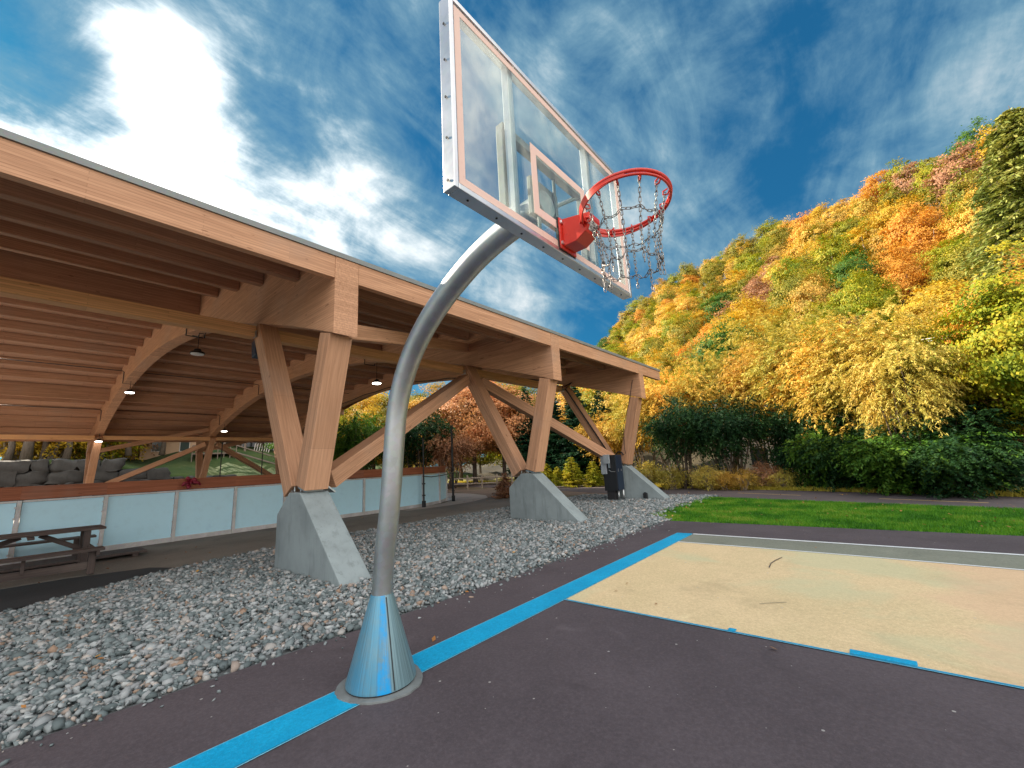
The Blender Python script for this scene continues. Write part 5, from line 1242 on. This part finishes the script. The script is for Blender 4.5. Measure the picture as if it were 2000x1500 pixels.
def house(name, label, loc, face, w, dpt, h, wallm, roofm, wins, roof_h=1.6, eave=0.5):
    """local X runs along the front, local -Y faces the court"""
    t = thing(name, label, 'house', loc); Mx = Matrix.Translation(loc) @ Matrix.Rotation(face, 4, 'Z')
    def B(mb, nm, mat, par=t, bev=0.0):
        mb.v = [tuple((Mx @ Vector(v))) for v in mb.v]; return mb.build(nm, mat, par, bev)
    B(MB().box2((-w/2, 0, -1), (w/2, dpt, h)), 'wall', wallm)
    B(MB().add([(-w/2-eave, -eave, h), (w/2+eave, -eave, h), (w/2+eave, dpt+eave, h), (-w/2-eave, dpt+eave, h), (-w/2-eave, dpt/2, h+roof_h), (w/2+eave, dpt/2, h+roof_h),
                (-w/2-eave, -eave, h-.12), (w/2+eave, -eave, h-.12), (w/2+eave, dpt+eave, h-.12), (-w/2-eave, dpt+eave, h-.12)],
               [(0, 1, 5, 4), (3, 4, 5, 2), (0, 4, 3), (1, 2, 5), (0, 6, 7, 1), (1, 7, 8, 2), (2, 8, 9, 3), (3, 9, 6, 0), (6, 9, 8, 7)]), 'roof', roofm)
    for (xa, za, ww, hh) in wins:
        fr = B(MB().box2((xa-ww/2-.08, -.05, za-.08), (xa+ww/2+.08, 0.0, za+hh+.08)), 'window', M_WHITEH)
        B(MB().box2((xa-ww/2, -.07, za), (xa+ww/2, -.051, za+hh)), 'pane', M_GLASSW, fr)
    return t, Mx, B
def facing(loc): return math.atan2(CAM.y-loc[1], CAM.x-loc[0])+math.pi/2
p = polar(350, 66); p = (p[0], p[1], 4.6)
house('house', 'beige house seen between the far columns beyond the rink', p, facing(p)+0.3, 8, 6, 3.0, M_BEIGE, M_ROOFG, [(-2.5, 0.9, 0.9, 1.3), (0.2, 0.9, 0.9, 1.3), (2.6, 0.9, 0.9, 1.3)])
p = polar(512, 68); p = (p[0], p[1], 4.4)
hs_, Mx, B = house('deck_house', 'grey roofed house with pergola porch and stone faced post beyond the rink', p, facing(p)-0.1, 9, 6, 3.4, M_DECKW, M_ROOFG, [(-1.8, 0.8, 1.6, 1.6), (0.6, 0.8, 1.0, 1.6)], 2.4)
B(MB().box2((-4.4, -3.0, 3.05), (4.2, -0.02, 3.25)), 'porch_roof', M_DECKW)
pm_ = MB()
for x in (-4.2, -1.9): pm_.box2((x-.12, -2.9, -1.5), (x+.12, -2.66, 3.05))
B(pm_, 'porch_post', M_DECKW)
B(MB().box2((2.4, -3.0, -1.5), (3.1, -2.4, 2.4)).box2((3.3, -3.0, -1.5), (3.7, -2.5, 2.9)), 'stone_pillar', M_STONEP, bev=0.05)
ch_ = MB()
for k in range(7): ch_.tube([(-1.0+.28*k, -2.4, .2), (-0.8+.30*k, -2.2, 1.9)], .05, 5)
B(ch_, 'leaning_boards', M_WHITEH)
p = polar(425, 60); p = (p[0], p[1], bz(p[0], p[1])+0.6); a_ = facing(p); Md = Matrix.Translation(p) @ Matrix.Rotation(a_, 4, 'Z')
dk = thing('wooden_deck', 'weathered wooden deck with railings and a long ramp on the grassy bank', 'deck', p)
def BD(mb, nm, mat):
    mb.v = [tuple(Md @ Vector(v)) for v in mb.v]; return mb.build(nm, mat, dk)
BD(MB().box2((-2.6, 0, 0), (1.6, 3, .15)), 'platform', M_DECKW)
rl_ = MB().box2((-2.6, -.02, .95), (1.6, .06, 1.05)).box2((-2.6, -.02, .5), (1.6, .04, .58))
for k in range(8): rl_.box2((-2.6+.6*k-.04, -.04, -1.2), (-2.6+.6*k+.04, .05, 1.0))
BD(rl_, 'railing', M_DECKW)
BD(MB().tube([(1.6, 0, .95), (7.6, -1.5, -1.4)], .07, 6).tube([(1.6, 0, .1), (7.6, -1.5, -2.2)], .09, 6), 'ramp', M_DECKW)
# white house glimpsed between the trees of the belt
p = polar(1560, 33)
house('white_house', 'white house glimpsed through the gap in the golden trees', (p[0], p[1], 0), facing(p)+0.25, 7, 6, 4.4, M_WHITEH, M_ROOFG, [(-2, 2.6, 1.0, 1.2), (0.5, 2.6, 1.0, 1.2), (-2, 0.6, 1.0, 1.2), (0.8, 0.6, 1.6, 1.2)])
# overhead wires on the hillside
wr = thing('overhead_wires', 'pair of pale overhead wires crossing in front of the wooded hill at right', 'wires', polar(1660, 40))
def dirpt(x, y, D): v = (f*F_PX + rr*(x-1000) - uu*(y-750)).normalized(); return CAM+v*D
for dy in (0, 5):
    A, B_ = dirpt(1560, 700-6+dy, 36), dirpt(2250, 575+dy, 27)
    MB().tube([A+(B_-A)*t-Vector((0, 0, 1.2*t*(1-t))) for t in np.linspace(0, 1, 16)], 0.022, 5).build('wire', M_POSTW, wr, smooth=True)
for (x, y, D, lb) in ((1560, 690, 36, 'utility pole hidden among the golden trees, left end of the wires'), (2250, 570, 27, 'utility pole right of the photo frame carrying the wires')):
    P0 = dirpt(x, y, D); up_ = thing('utility_pole', lb, 'pole', (P0.x, P0.y, 0))
    MB().tube([(P0.x, P0.y, -.2), (P0.x, P0.y, P0.z+.35)], [0.15, 0.11], 10).build('pole', M_BARK, up_, smooth=40)
    MB().box((P0.x, P0.y, P0.z+.02), (0.1, 1.2, 0.1)).build('crossarm', M_BARK, up_)
# unused prototypes would sit at the origin: drop them
for k, (t, used) in PROTO.items():
    if not used:
        for c in list(t.children): bpy.data.objects.remove(c)
        bpy.data.objects.remove(t)
bpy.context.view_layer.update()
